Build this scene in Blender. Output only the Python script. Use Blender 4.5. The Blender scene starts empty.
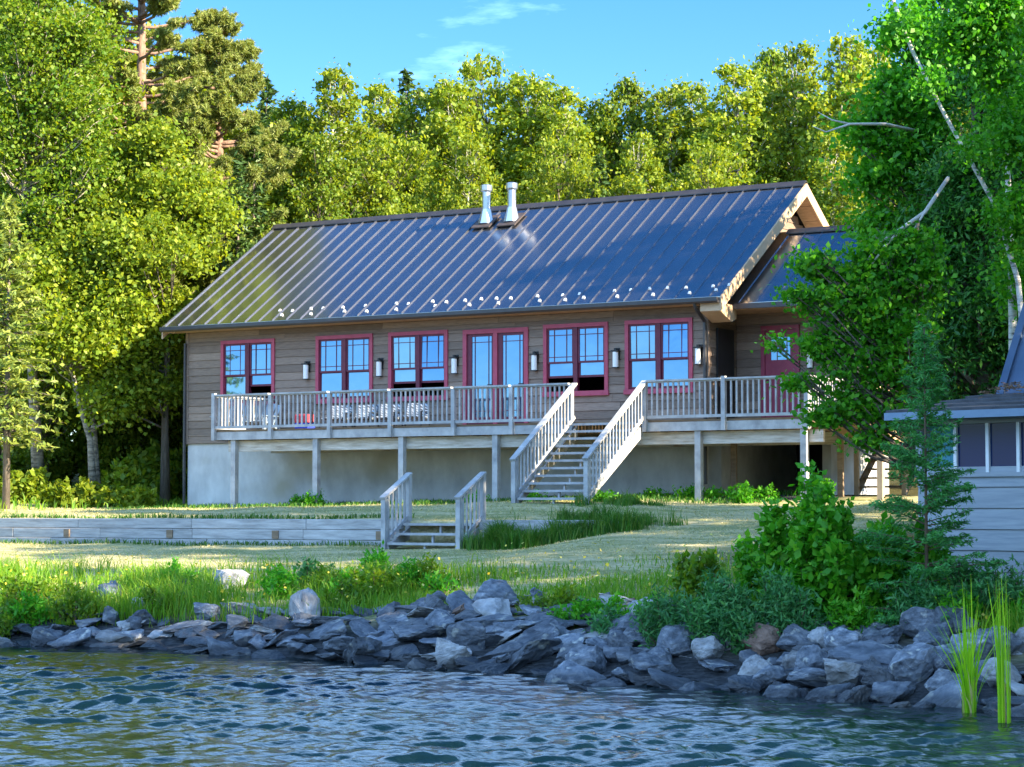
import bpy, bmesh, math, random
import numpy as np
from mathutils import Vector, Matrix, noise as mnoise
R = math.radians
sc = bpy.context.scene
col = sc.collection
random.seed(7)

# ------------------------------------------------------------------ camera numbers (metres, water level z = 0, house front along X)
CAM = np.array([35.067, -42.151, 2.0]); FPX = 2202.06; YAW = R(31.335); PITCH = R(3.231)
_fw = np.array([-math.sin(YAW)*math.cos(PITCH), math.cos(YAW)*math.cos(PITCH), math.sin(PITCH)])
_rt = np.array([math.cos(YAW), math.sin(YAW), 0.0]); _up = np.cross(_rt, _fw)
def ray(px, py): return _fw + _rt*(px-512)/FPX - _up*(py-383.5)/FPX
def atD(px, py, D): return CAM + ray(px, py)*D
def onv(px, py, v):
    d = ray(px, py); return CAM + d*(v-CAM[1])/d[1]
def pix(P):
    d = np.array(P, float)-CAM; z = d@_fw
    return 512+FPX*(d@_rt)/z, 383.5-FPX*(d@_up)/z

# ------------------------------------------------------------------ object helpers
def tag(o, label=None, cat=None, group=None, kind=None):
    if label: o['label'] = label
    if cat: o['category'] = cat
    if group: o['group'] = group
    if kind: o['kind'] = kind
    return o
def thing(name, label, cat, loc=(0, 0, 0), rotz=0, group=None):
    o = bpy.data.objects.new(name, None); col.objects.link(o)
    o.empty_display_size = .2
    o.location = loc; o.rotation_euler = (0, 0, rotz)
    o['ox'] = [float(c) for c in loc] if rotz == 0 else [0., 0., 0.]
    return tag(o, label, cat, group)
def origin_of(o):
    while o.parent is not None: o = o.parent
    return Vector(o['ox']) if 'ox' in o else Vector((0, 0, 0))
class MB:
    """collects shapes, builds one mesh"""
    def __init__(s): s.v = []; s.f = []
    def add(s, vs, fs):
        n = len(s.v); s.v += [tuple(map(float, p)) for p in vs]; s.f += [tuple(i+n for i in f) for f in fs]
    def box(s, x0, x1, y0, y1, z0, z1):
        s.add([(x0,y0,z0),(x1,y0,z0),(x1,y1,z0),(x0,y1,z0),(x0,y0,z1),(x1,y0,z1),(x1,y1,z1),(x0,y1,z1)],
              [(0,3,2,1),(4,5,6,7),(0,1,5,4),(1,2,6,5),(2,3,7,6),(3,0,4,7)]); return s
    def hexa(s, p): s.add(p, [(0,3,2,1),(4,5,6,7),(0,1,5,4),(1,2,6,5),(2,3,7,6),(3,0,4,7)]); return s
    def bar(s, p, q, w, h, up=(0, 0, 1)):
        p = Vector(p); q = Vector(q); d = (q-p).normalized(); u = Vector(up)
        sd = d.cross(u)
        if sd.length < 1e-4: sd = d.cross(Vector((1, 0, 0)))
        sd.normalize(); u = sd.cross(d).normalized()
        a = sd*w/2; b = u*h/2
        s.hexa([p-a-b, p+a-b, q+a-b, q-a-b, p-a+b, p+a+b, q+a+b, q-a+b]); return s
    def tube(s, pts, rs, n=7, cap=True):
        pts = [Vector(p) for p in pts]; k = len(pts); base = len(s.v); prev = None
        for i, p in enumerate(pts):
            d = (pts[min(i+1, k-1)]-pts[max(i-1, 0)]).normalized()
            a = prev if prev is not None else (Vector((1, 0, 0)) if abs(d.x) < .8 else Vector((0, 1, 0)))
            a = (a-d*a.dot(d)).normalized(); prev = a; b = d.cross(a)
            for j in range(n):
                t = 2*math.pi*j/n; s.v.append(tuple(p+(a*math.cos(t)+b*math.sin(t))*rs[i]))
        for i in range(k-1):
            for j in range(n):
                s.f.append((base+i*n+j, base+i*n+(j+1) % n, base+(i+1)*n+(j+1) % n, base+(i+1)*n+j))
        if cap:
            s.f.append(tuple(base+j for j in reversed(range(n)))); s.f.append(tuple(base+(k-1)*n+j for j in range(n)))
        return s
    def prism(s, poly, axis, a0, a1):
        """poly = 2D points; axis 'x': (y,z), 'y': (x,z), 'z': (x,y)"""
        def P(p, a): return {'x': (a, p[0], p[1]), 'y': (p[0], a, p[1]), 'z': (p[0], p[1], a)}[axis]
        n = len(poly)
        s.add([P(p, a0) for p in poly]+[P(p, a1) for p in poly],
              [tuple(range(n))[::-1], tuple(range(n, 2*n))]+[(i, (i+1) % n, n+(i+1) % n, n+i) for i in range(n)]); return s
    def build(s, name, m, parent=None, smooth=False, bevel=0, shift=True):
        me = bpy.data.meshes.new(name)
        v = s.v
        if parent is not None and shift:
            o = origin_of(parent); v = [(a-o.x, b-o.y, c-o.z) for a, b, c in v]
        me.from_pydata(v, [], s.f)
        bm = bmesh.new(); bm.from_mesh(me); bmesh.ops.recalc_face_normals(bm, faces=bm.faces); bm.to_mesh(me); bm.free()
        if smooth: me.polygons.foreach_set('use_smooth', [True]*len(me.polygons))
        me.materials.append(m)
        ob = bpy.data.objects.new(name, me); col.objects.link(ob)
        if parent is not None: ob.parent = parent
        if bevel:
            b = ob.modifiers.new('bevel', 'BEVEL'); b.width = bevel; b.segments = 2; b.limit_method = 'ANGLE'
        return ob
def np_mesh(name, verts, faces_idx, nper, m, parent=None, smooth=False):
    """verts (N,3), faces_idx flat loops, nper vertices per face"""
    me = bpy.data.meshes.new(name)
    me.vertices.add(len(verts)); me.vertices.foreach_set('co', np.ascontiguousarray(verts, dtype=np.float32).ravel())
    nf = len(faces_idx)//nper
    me.loops.add(len(faces_idx)); me.polygons.add(nf)
    me.loops.foreach_set('vertex_index', np.ascontiguousarray(faces_idx, dtype=np.int32))
    me.polygons.foreach_set('loop_start', np.arange(0, len(faces_idx), nper, dtype=np.int32))
    if smooth: me.polygons.foreach_set('use_smooth', np.ones(nf, dtype=bool))
    me.update(calc_edges=True)
    for mm in (m if isinstance(m, (list, tuple)) else [m]): me.materials.append(mm)
    ob = bpy.data.objects.new(name, me); col.objects.link(ob)
    if parent is not None: ob.parent = parent
    return ob
def copy_thing(o, loc=None, rotz=None, scale=None, label=None, group=None):
    c = o.copy(); col.objects.link(c)
    if loc is not None: c.location = loc
    if rotz is not None: c.rotation_euler = (0, 0, rotz)
    if scale is not None: c.scale = scale if isinstance(scale, (tuple, list)) else (scale,)*3
    if label: c['label'] = label
    if group: c['group'] = group
    for ch in o.children:
        d = ch.copy(); col.objects.link(d); d.parent = c
        for g in ch.children:
            e = g.copy(); col.objects.link(e); e.parent = d
    return c

# ------------------------------------------------------------------ materials
def new_mat(name):
    m = bpy.data.materials.new(name); m.use_nodes = True
    nt = m.node_tree; return m, nt, nt.nodes['Principled BSDF']
def ramp(nt, stops):
    r = nt.nodes.new('ShaderNodeValToRGB'); e = r.color_ramp.elements
    while len(e) < len(stops): e.new(.5)
    for i, (p, c) in enumerate(stops): e[i].position = p; e[i].color = (*c, 1)
    return r
def surf(name, c1, c2, scale=(1, 1, 1), freq=6, detail=6, rough=.7, metal=0, bump=.0, bdist=.02, island=0., obj=0., c3=None, spec=.4, lo=.3, hi=.7, coarse=None, wet=False):
    """two or three tone noise surface, optional tone change per board (island) and per object, optional bump"""
    m, nt, b = new_mat(name); N = nt.nodes; Lk = nt.links.new
    tc = N.new('ShaderNodeTexCoord'); mp = N.new('ShaderNodeMapping'); mp.inputs['Scale'].default_value = scale
    Lk(tc.outputs['Object'], mp.inputs['Vector'])
    vec = mp.outputs['Vector']
    geo = N.new('ShaderNodeNewGeometry'); oi = N.new('ShaderNodeObjectInfo')
    if island or obj:
        ad = N.new('ShaderNodeVectorMath'); ad.operation = 'ADD'; Lk(vec, ad.inputs[0])
        ml = N.new('ShaderNodeMath'); ml.operation = 'MULTIPLY'; ml.inputs[1].default_value = 37
        Lk(geo.outputs['Random Per Island'] if island else oi.outputs['Random'], ml.inputs[0]); Lk(ml.outputs[0], ad.inputs[1]); vec = ad.outputs[0]
    nz = N.new('ShaderNodeTexNoise'); nz.inputs['Scale'].default_value = freq; nz.inputs['Detail'].default_value = detail
    nz.inputs['Roughness'].default_value = .62
    Lk(vec, nz.inputs['Vector'])
    st = [(lo, c1), (hi, c2)] if c3 is None else [(lo, c1), ((lo+hi)/2, c2), (hi, c3)]
    rp = ramp(nt, st); Lk(nz.outputs['Fac'], rp.inputs['Fac']); out = rp.outputs['Color']
    if coarse:
        n2 = N.new('ShaderNodeTexNoise'); n2.inputs['Scale'].default_value = coarse[0]; n2.inputs['Detail'].default_value = 4
        Lk(tc.outputs['Object'], n2.inputs['Vector'])
        r2 = ramp(nt, [(coarse[2], (0, 0, 0)), (coarse[3], (1, 1, 1))]); Lk(n2.outputs['Fac'], r2.inputs['Fac'])
        mx = N.new('ShaderNodeMixRGB'); Lk(r2.outputs['Color'], mx.inputs['Fac']); Lk(out, mx.inputs[1]); mx.inputs[2].default_value = (*coarse[1], 1)
        out = mx.outputs[0]
    amt = island or obj
    if amt:
        hs = N.new('ShaderNodeHueSaturation'); mr = N.new('ShaderNodeMapRange')
        mr.inputs['To Min'].default_value = 1-amt; mr.inputs['To Max'].default_value = 1+amt
        Lk(geo.outputs['Random Per Island'] if island else oi.outputs['Random'], mr.inputs['Value'])
        Lk(mr.outputs[0], hs.inputs['Value']); Lk(out, hs.inputs['Color']); out = hs.outputs['Color']
    if wet:   # stone soaked by the waves is darker and smoother up to the splash line
        sz = N.new('ShaderNodeSeparateXYZ'); Lk(geo.outputs['Position'], sz.inputs[0])
        wn = N.new('ShaderNodeMath'); wn.operation = 'MULTIPLY_ADD'; wn.inputs[1].default_value = -.10; Lk(nz.outputs['Fac'], wn.inputs[0]); Lk(sz.outputs['Z'], wn.inputs[2])
        wm = N.new('ShaderNodeMapRange'); wm.inputs['From Min'].default_value = .03; wm.inputs['From Max'].default_value = .11; wm.inputs['To Min'].default_value = .40; wm.inputs['To Max'].default_value = 1; Lk(wn.outputs[0], wm.inputs['Value'])
        wv_ = N.new('ShaderNodeVectorMath'); wv_.operation = 'SCALE'; Lk(out, wv_.inputs[0]); Lk(wm.outputs[0], wv_.inputs['Scale']); out = wv_.outputs[0]
    Lk(out, b.inputs['Base Color'])
    b.inputs['Roughness'].default_value = rough; b.inputs['Metallic'].default_value = metal
    b.inputs['Specular IOR Level'].default_value = spec
    if bump:
        bp = N.new('ShaderNodeBump'); bp.inputs['Strength'].default_value = bump; bp.inputs['Distance'].default_value = bdist
        Lk(nz.outputs['Fac'], bp.inputs['Height']); Lk(bp.outputs[0], b.inputs['Normal'])
    return m
def leaf_mat(name, c, trans=.4, tr_col=None, rough=.5, obj=.12):
    """c = three leaf tones picked per leaf; part of the light passes through the leaf"""
    m, nt, b = new_mat(name); N = nt.nodes; Lk = nt.links.new
    geo = N.new('ShaderNodeNewGeometry'); oi = N.new('ShaderNodeObjectInfo')
    rp = ramp(nt, [(0, c[0]), (.5, c[1]), (1, c[2])]); Lk(geo.outputs['Random Per Island'], rp.inputs['Fac'])
    hs = N.new('ShaderNodeHueSaturation'); mr = N.new('ShaderNodeMapRange')
    mr.inputs['To Min'].default_value = 1-obj; mr.inputs['To Max'].default_value = 1+obj
    Lk(oi.outputs['Random'], mr.inputs['Value']); Lk(mr.outputs[0], hs.inputs['Value']); Lk(rp.outputs['Color'], hs.inputs['Color'])
    Lk(hs.outputs['Color'], b.inputs['Base Color']); b.inputs['Roughness'].default_value = rough; b.inputs['Specular IOR Level'].default_value = .3
    tl = N.new('ShaderNodeBsdfTranslucent')
    mx = N.new('ShaderNodeMixRGB'); mx.blend_type = 'MULTIPLY'; mx.inputs['Fac'].default_value = 1
    Lk(hs.outputs['Color'], mx.inputs[1]); mx.inputs[2].default_value = (*(tr_col or (2.1, 1.8, .5)), 1); Lk(mx.outputs[0], tl.inputs['Color'])
    ms = N.new('ShaderNodeMixShader'); ms.inputs['Fac'].default_value = trans
    Lk(b.outputs[0], ms.inputs[1]); Lk(tl.outputs[0], ms.inputs[2]); Lk(ms.outputs[0], N['Material Output'].inputs['Surface'])
    return m

M = {}
M['siding'] = surf('siding_boards', (.15,.105,.075), (.28,.20,.15), (1.2, 1, 16), 4, 8, .75, island=.28, bump=.25, bdist=.01)
M['trim'] = surf('rose_trim', (.36,.05,.085), (.43,.075,.12), (1, 1, 1), 8, 3, .5)
M['sash'] = surf('maroon_sash', (.10,.012,.03), (.14,.02,.04), (1, 1, 1), 8, 3, .45)
M['concrete'] = surf('concrete_wall', (.44,.43,.41), (.66,.65,.62), (1, 1, .6), 2.2, 9, .85, bump=.15, coarse=(.55, (.42,.38,.29), .55, .75))
M['deck'] = surf('weathered_deck_wood', (.24,.24,.245), (.46,.455,.45), (1.0, 1.0, 1.0), 3.5, 8, .8, island=.16, bump=.15, bdist=.01)
M['beam'] = surf('weathered_beam', (.30,.25,.19), (.62,.58,.52), (.8, 2, 7), 3, 8, .8, bump=.2, bdist=.01, coarse=(1.3, (.20,.11,.05), .62, .74))
M['tread'] = surf('shaded_treads', (.07,.065,.06), (.17,.16,.15), (1.5, 6, 6), 3, 7, .8, island=.15)  # underside shade put into the colour, darker than the deck wood
M['under'] = surf('brown_joists', (.16,.11,.07), (.27,.19,.12), (1, 6, 6), 3, 6, .85)
M['roof'] = surf('brown_metal_roof', (.38,.385,.40), (.45,.45,.465), (1, 1, 1), 1.2, 5, .185, metal=.97, bump=.02, bdist=.02, spec=.5)
M['rib'] = surf('brown_metal_seam', (.40,.405,.42), (.46,.46,.475), (1, 1, 1), 1.5, 4, .25, metal=.95, spec=.5)
M['gutter'] = surf('dark_gutter', (.03,.028,.03), (.05,.045,.045), (1, 1, 1), 3, 3, .4, spec=.5)
M['soffit'] = surf('cedar_soffit', (.34,.21,.11), (.52,.35,.20), (2, 2, 9), 3, 6, .6, island=.1)
M['rake'] = surf('tan_rake_board', (.46,.31,.18), (.56,.39,.24), (2, 2, 2), 3, 6, .6)
M['glass'] = None
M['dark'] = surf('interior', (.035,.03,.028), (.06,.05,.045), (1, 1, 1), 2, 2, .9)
M['steel'] = surf('flue_steel', (.38,.39,.41), (.56,.57,.59), (1, 1, .3), 5, 4, .28, metal=.9)
M['flash'] = surf('brown_flashing', (.05,.038,.034), (.08,.06,.05), (1, 1, 1), 4, 3, .5)
M['black'] = surf('black_metal', (.012,.012,.013), (.02,.02,.02), (1, 1, 1), 4, 3, .45)
M['frost'] = surf('frosted_glass', (.78,.77,.72), (.84,.83,.79), (1, 1, 1), 4, 3, .35)
M['reddoor'] = surf('red_door', (.22,.018,.05), (.27,.03,.065), (1, 1, 1), 5, 3, .4)
M['white'] = surf('white_paint', (.70,.70,.70), (.82,.82,.82), (1, 1, 1), 6, 5, .5)
M['guard'] = surf('clear_snow_guard', (.66,.62,.56), (.82,.78,.72), (1, 1, 1), 6, 3, .3)
M['timber'] = surf('grey_wall_timber', (.22,.215,.21), (.47,.46,.45), (.7, 1, 6), 2.5, 8, .85, island=.15, bump=.3, bdist=.012)
M['cot_board'] = surf('pale_cottage_board', (.24,.27,.30), (.36,.385,.41), (.6, 1, 8), 3, 7, .75, island=.06, bump=.12, bdist=.008)
M['cot_trim'] = surf('blue_grey_trim', (.15,.22,.31), (.20,.28,.37), (1, 1, 1), 4, 4, .6)
M['teal'] = surf('teal_curtain', (.07,.26,.33), (.12,.36,.42), (14, 1, .4), 3, 3, .8)
M['curtain'] = surf('grey_blue_curtain', (.09,.13,.20), (.16,.21,.30), (16, 1, .4), 3, 3, .8)
M['litter'] = surf('needle_litter', (.10,.06,.035), (.26,.17,.10), (1, 1, 1), 22, 8, .95, bump=.8, bdist=.04)
M['cot_roof'] = surf('low_dark_roofing', (.03,.03,.034), (.08,.08,.088), (1, 5, 1), 4, 6, .7)
M['blueroof'] = surf('blue_grey_sheet_roof', (.10,.14,.20), (.13,.17,.24), (1, 1, 1), 2, 3, .35, metal=.4)
M['birch'] = surf('birch_bark', (.10,.09,.08), (.62,.58,.52), (1, 1, 3.5), 4, 7, .8, lo=.36, hi=.5, bump=.2)
M['birchdim'] = surf('mottled_birch_bark', (.08,.07,.055), (.36,.32,.26), (1, 1, 3.5), 4, 7, .85, lo=.38, hi=.58, bump=.2)
M['bark'] = surf('grey_brown_bark', (.07,.055,.042), (.20,.165,.13), (3, 3, .6), 6, 7, .9, bump=.6, bdist=.03)
M['pinebark'] = surf('red_pine_bark', (.13,.075,.05), (.34,.22,.155), (3, 3, .9), 5, 6, .9, bump=.5, bdist=.03)
M['greywood'] = surf('dead_branch', (.42,.38,.34), (.62,.57,.50), (1, 1, 3), 5, 6, .8)
M['twig'] = surf('shrub_stem', (.09,.06,.04), (.18,.13,.08), (1, 1, 1), 6, 4, .9)
M['rockblue'] = surf('blue_grey_slate', (.04,.05,.065), (.125,.142,.168), (1, 1, 2.6), 4.5, 12, .7, obj=.35, bump=.8, bdist=.04, c3=(.29,.305,.325), coarse=(5, (.33,.33,.30), .62, .70), lo=.3, hi=.74, wet=True)
M['rockdark'] = surf('dark_wet_slate', (.02,.025,.032), (.085,.095,.11), (1, 1, 2.2), 3, 9, .5, obj=.25, bump=.7, bdist=.05, spec=.5, wet=True)
M['rockpale'] = surf('pale_grey_stone', (.14,.145,.15), (.38,.38,.38), (1, 1, 2), 3.4, 10, .8, obj=.2, bump=.7, bdist=.05, coarse=(1.6, (.13,.125,.11), .55, .7), wet=True)
M['rockrust'] = surf('rusty_brown_stone', (.12,.07,.05), (.32,.21,.155), (1, 1, 2), 3.4, 10, .8, obj=.2, bump=.7, bdist=.05, wet=True)
M['boulder'] = surf('speckled_boulder', (.20,.20,.205), (.42,.415,.41), (1, 1, 1), 9, 10, .85, bump=.5, bdist=.03, coarse=(2.2, (.11,.11,.115), .58, .68))
M['lf_aspen'] = leaf_mat('aspen_leaf', [(.09,.165,.014), (.17,.245,.018), (.28,.33,.03)], .42)
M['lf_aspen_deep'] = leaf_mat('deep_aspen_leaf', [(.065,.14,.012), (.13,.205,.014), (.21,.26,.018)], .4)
M['lf_maple'] = leaf_mat('maple_leaf', [(.09,.16,.012), (.165,.24,.016), (.27,.32,.03)], .45)
M['lf_green'] = leaf_mat('green_leaf', [(.035,.19,.008), (.07,.28,.010), (.13,.36,.014)], .42, (1.4, 1.6, .5))
M['lf_birch'] = leaf_mat('birch_leaf', [(.065,.16,.012), (.135,.23,.014), (.235,.305,.025)], .42)
M['lf_cedar'] = leaf_mat('dark_cedar_spray', [(.018,.10,.016), (.035,.155,.02), (.07,.22,.024)], .25, (1.2, 1.5, .6))
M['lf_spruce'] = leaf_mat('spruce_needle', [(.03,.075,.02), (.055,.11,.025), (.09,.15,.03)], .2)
M['lf_sprucelit'] = leaf_mat('sunlit_spruce_needle', [(.11,.17,.035), (.18,.24,.045), (.26,.30,.055)], .25)  # sunlight put into the needle tones, a brighter yellower spruce
M['lf_sapling'] = leaf_mat('sapling_needle', [(.04,.20,.05), (.07,.29,.065), (.12,.38,.08)], .3, (1.2, 1.5, .7))
M['lf_pine'] = leaf_mat('red_pine_needle', [(.12,.17,.03), (.19,.24,.045), (.28,.29,.09)], .25)
M['lf_shrub'] = leaf_mat('broad_shrub_leaf', [(.045,.24,.010), (.08,.33,.014), (.17,.42,.02)], .4, (1.4, 1.6, .5))
M['lf_willow'] = leaf_mat('willow_leaf', [(.03,.135,.04), (.055,.20,.055), (.10,.27,.07)], .3, (1.3, 1.5, .6))
M['lf_yellow'] = leaf_mat('yellow_green_leaf', [(.06,.16,.01), (.11,.22,.012), (.18,.26,.02)], .45)
M['lf_cattail'] = leaf_mat('cattail_blade', [(.18,.42,.01), (.28,.52,.012), (.40,.60,.02)], .4, (1.4, 1.4, .5))
M['lf_cattail_dry'] = leaf_mat('dry_cattail_blade', [(.42,.34,.12), (.5,.42,.16), (.55,.48,.2)], .3, (1.2, 1.1, .8))
M['gr_lawn'] = leaf_mat('mown_grass', [(.24,.26,.085), (.50,.43,.20), (.68,.57,.34)], .3, (1.3, 1.3, .7), .8)
M['gr_bank'] = leaf_mat('bank_grass', [(.07,.21,.012), (.14,.29,.016), (.27,.35,.03)], .4, (1.4, 1.5, .5))
M['gr_dark'] = leaf_mat('rank_grass', [(.025,.105,.014), (.05,.16,.02), (.14,.22,.04)], .4, (1.4, 1.5, .5))
M['gr_rank'] = leaf_mat('lush_grass', [(.035,.15,.014), (.075,.22,.02), (.20,.29,.06)], .4, (1.4, 1.5, .5))
M['flower'] = leaf_mat('yellow_flower', [(.6,.45,.03), (.65,.55,.06), (.7,.62,.2)], .3, (1, 1, .6))
def glass_mat():
    m, nt, b = new_mat('window_glass')
    b.inputs['Base Color'].default_value = (.15, .30, .49, 1); b.inputs['Metallic'].default_value = .85
    b.inputs['Roughness'].default_value = .04
    N = nt.nodes; tc = N.new('ShaderNodeTexCoord'); nz = N.new('ShaderNodeTexNoise'); nz.inputs['Scale'].default_value = 1.4
    nt.links.new(tc.outputs['Object'], nz.inputs['Vector'])
    bp = N.new('ShaderNodeBump'); bp.inputs['Strength'].default_value = .06; bp.inputs['Distance'].default_value = .05
    nt.links.new(nz.outputs['Fac'], bp.inputs['Height']); nt.links.new(bp.outputs[0], b.inputs['Normal'])
    return m
M['glass'] = glass_mat()
def dark_glass():
    m, nt, b = new_mat('shaded_glass'); b.inputs['Base Color'].default_value = (.008, .025, .09, 1)
    b.inputs['Roughness'].default_value = .05; b.inputs['Specular IOR Level'].default_value = .15
    return m
M['darkglass'] = dark_glass()
def zebra_mat():
    m, nt, b = new_mat('zebra_fabric'); N = nt.nodes
    tc = N.new('ShaderNodeTexCoord'); w = N.new('ShaderNodeTexWave'); w.inputs['Scale'].default_value = 5.5; w.inputs['Distortion'].default_value = 7
    w.inputs['Detail'].default_value = 1.5; w.bands_direction = 'DIAGONAL'
    nt.links.new(tc.outputs['Object'], w.inputs['Vector'])
    r = ramp(nt, [(.47, (.03,.035,.05)), (.53, (.38,.42,.46))]); nt.links.new(w.outputs['Fac'], r.inputs['Fac']); nt.links.new(r.outputs['Color'], b.inputs['Base Color'])
    b.inputs['Roughness'].default_value = .85
    return m
M['zebra'] = zebra_mat()
M['redcloth'] = surf('red_cloth', (.42,.03,.04), (.5,.05,.06), (1, 1, 1), 9, 3, .85)
M['bluecloth'] = surf('blue_cloth', (.015,.03,.36), (.02,.05,.45), (1, 1, 1), 9, 3, .85)
M['greyblue'] = surf('grey_blue_chair_paint', (.20,.27,.33), (.28,.35,.41), (1, 1, 6), 4, 5, .7)

# ------------------------------------------------------------------ ground shape
_su = [-400, -60, 0, 8, 11.9, 14.5, 17.5, 19.5, 21.8, 23.1, 24.5, 26.7, 28, 34, 60, 400]
_sv = [-30, -19, -18.2, -18.3, -18.5, -18.2, -18.75, -19.2, -19.2, -20.0, -20.1, -20.9, -21.0, -21.6, -25, -60]
def shore_v(u): return np.interp(u, _su, _sv)
def sstep(a, b, x):
    t = np.clip((x-a)/(b-a), 0, 1); return t*t*(3-2*t)
def gz(u, v):
    u = np.asarray(u, float); v = np.asarray(v, float)
    t = v-shore_v(u)
    low = np.interp(t, [-60, -30, -8, -1, 0, .5, 1.1, 2.1, 3.4, 5, 8, 11, 15, 40], [-6, -4, -2.2, -.5, -.12, .1, .34, .52, .70, .82, 1.04, 1.27, 1.5, 1.6])
    zh = np.interp(u, [-30, -8, 0, 8, 15, 18, 30], [2.25, 2.12, 1.97, 2.10, 2.26, 2.26, 2.0])
    upw = np.where(v < 0, np.interp(v, [-7.3, -6.6, -4.7, -2.3, 0], [0, .12, .75, .9, 1.0])*(zh-1.75)+1.75, zh)
    slope = np.interp(t, [3.4, 6, 14.6, 17.2, 30], [.70, 1.05, 2.02, 2.14, 2.26])
    slope = np.where(t < 3.4, low, np.minimum(slope, np.maximum(zh, 1.9)))
    wallz = np.where(v > -7.2, upw, low)
    b = sstep(13.3, 17.0, u)
    z = wallz*(1-b)+slope*b
    z = np.where(v > -2, np.maximum(z, 0)*(1-sstep(-2, 0, v))+zh*sstep(-2, 0, v), z)
    z = z+.045*np.clip(v-2.5, 0, 60)*sstep(2, 8, v)+.035*np.clip(-u-3, 0, 25)*sstep(-6, 1, v)
    z = z+.025*np.sin(u*1.7+np.sin(v*1.3)*1.5)*np.cos(v*1.1+u*.4)*sstep(2.5, 4, t)
    return z
def g(u, v): return float(gz(u, v))
def axis_vals(lo, hi, step, far, k=16, extra=()):
    core = np.arange(lo, hi+1e-6, step)
    ex = np.geomspace(1, far, k)
    return np.unique(np.round(np.concatenate([lo-ex[::-1], core, hi+ex, np.array(extra)]), 4))
def grid_mesh(name, us, vs, zfun, m, smooth=True):
    U, V = np.meshgrid(us, vs); Z = zfun(U, V)
    verts = np.stack([U, V, Z], -1).reshape(-1, 3)
    nu, nv = len(us), len(vs)
    i = np.arange((nv-1)*(nu-1)); r = i//(nu-1); c = i % (nu-1); a = r*nu+c
    return np_mesh(name, verts, np.stack([a, a+1, a+nu+1, a+nu], -1).ravel(), 4, m, smooth=smooth), U, V
def ground_mat():
    m, nt, b = new_mat('ground_cover'); N = nt.nodes; Lk = nt.links.new
    tc = N.new('ShaderNodeTexCoord')
    def noise(scale, det, mp=(1, 1, 1), rough=.6):
        q = N.new('ShaderNodeMapping'); q.inputs['Scale'].default_value = mp; Lk(tc.outputs['Object'], q.inputs['Vector'])
        n = N.new('ShaderNodeTexNoise'); n.inputs['Scale'].default_value = scale; n.inputs['Detail'].default_value = det; n.inputs['Roughness'].default_value = rough
        Lk(q.outputs[0], n.inputs['Vector']); return n.outputs['Fac']
    fine = noise(9, 8, (1, 2.2, 1)); big = noise(1.5, 6, (.28, 1.7, 1), .7)
    lawn1 = ramp(nt, [(.3, (.30,.275,.12)), (.5, (.50,.43,.23)), (.7, (.64,.55,.35))]); Lk(fine, lawn1.inputs['Fac'])
    gm = ramp(nt, [(.42, (0, 0, 0)), (.57, (1, 1, 1))]); Lk(big, gm.inputs['Fac'])
    mx = N.new('ShaderNodeMixRGB'); Lk(gm.outputs['Color'], mx.inputs['Fac']); Lk(lawn1.outputs['Color'], mx.inputs[1]); 
    green = ramp(nt, [(.3, (.16,.20,.06)), (.7, (.40,.37,.17))]); Lk(fine, green.inputs['Fac']); Lk(green.outputs['Color'], mx.inputs[2])
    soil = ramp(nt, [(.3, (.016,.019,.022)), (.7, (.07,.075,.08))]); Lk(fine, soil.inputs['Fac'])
    duff = ramp(nt, [(.3, (.03,.03,.012)), (.7, (.11,.10,.04))]); Lk(fine, duff.inputs['Fac'])
    at = N.new('ShaderNodeAttribute'); at.attribute_name = 'cover'
    sp = N.new('ShaderNodeSeparateColor'); Lk(at.outputs['Color'], sp.inputs[0])
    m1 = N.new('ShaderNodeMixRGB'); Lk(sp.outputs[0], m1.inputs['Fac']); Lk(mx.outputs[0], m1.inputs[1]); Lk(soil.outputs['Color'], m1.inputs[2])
    m2 = N.new('ShaderNodeMixRGB'); Lk(sp.outputs[1], m2.inputs['Fac']); Lk(m1.outputs[0], m2.inputs[1]); Lk(duff.outputs['Color'], m2.inputs[2])
    Lk(m2.outputs[0], b.inputs['Base Color']); b.inputs['Roughness'].default_value = .95; b.inputs['Specular IOR Level'].default_value = .1
    bp = N.new('ShaderNodeBump'); bp.inputs['Strength'].default_value = .8; bp.inputs['Distance'].default_value = .06
    Lk(fine, bp.inputs['Height']); Lk(bp.outputs[0], b.inputs['Normal'])
    return m
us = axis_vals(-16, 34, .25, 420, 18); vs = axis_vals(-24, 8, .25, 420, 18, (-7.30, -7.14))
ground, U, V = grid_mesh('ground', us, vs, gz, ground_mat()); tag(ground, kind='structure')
t = V-shore_v(U); rng = np.random.default_rng(3)
soil = 1-sstep(1.2, 3.2, t+.5*np.sin(U*1.9))
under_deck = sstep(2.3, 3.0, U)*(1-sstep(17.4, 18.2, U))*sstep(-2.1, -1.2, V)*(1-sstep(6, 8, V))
duff = np.maximum(sstep(1.5, 4.0, V+1.2*np.sin(U*.8)), sstep(20.5, 23.5, U-.1*V+1.0*np.sin(V))*sstep(3, 5, t))
duff = np.maximum(duff, sstep(6.5, 10.5, -U+1.0*np.sin(V)))
ca = ground.data.color_attributes.new('cover', 'FLOAT_COLOR', 'POINT')
ca.data.foreach_set('color', np.stack([np.maximum(soil, under_deck), duff, 0*U, 1+0*U], -1).astype(np.float32).ravel())

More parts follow.
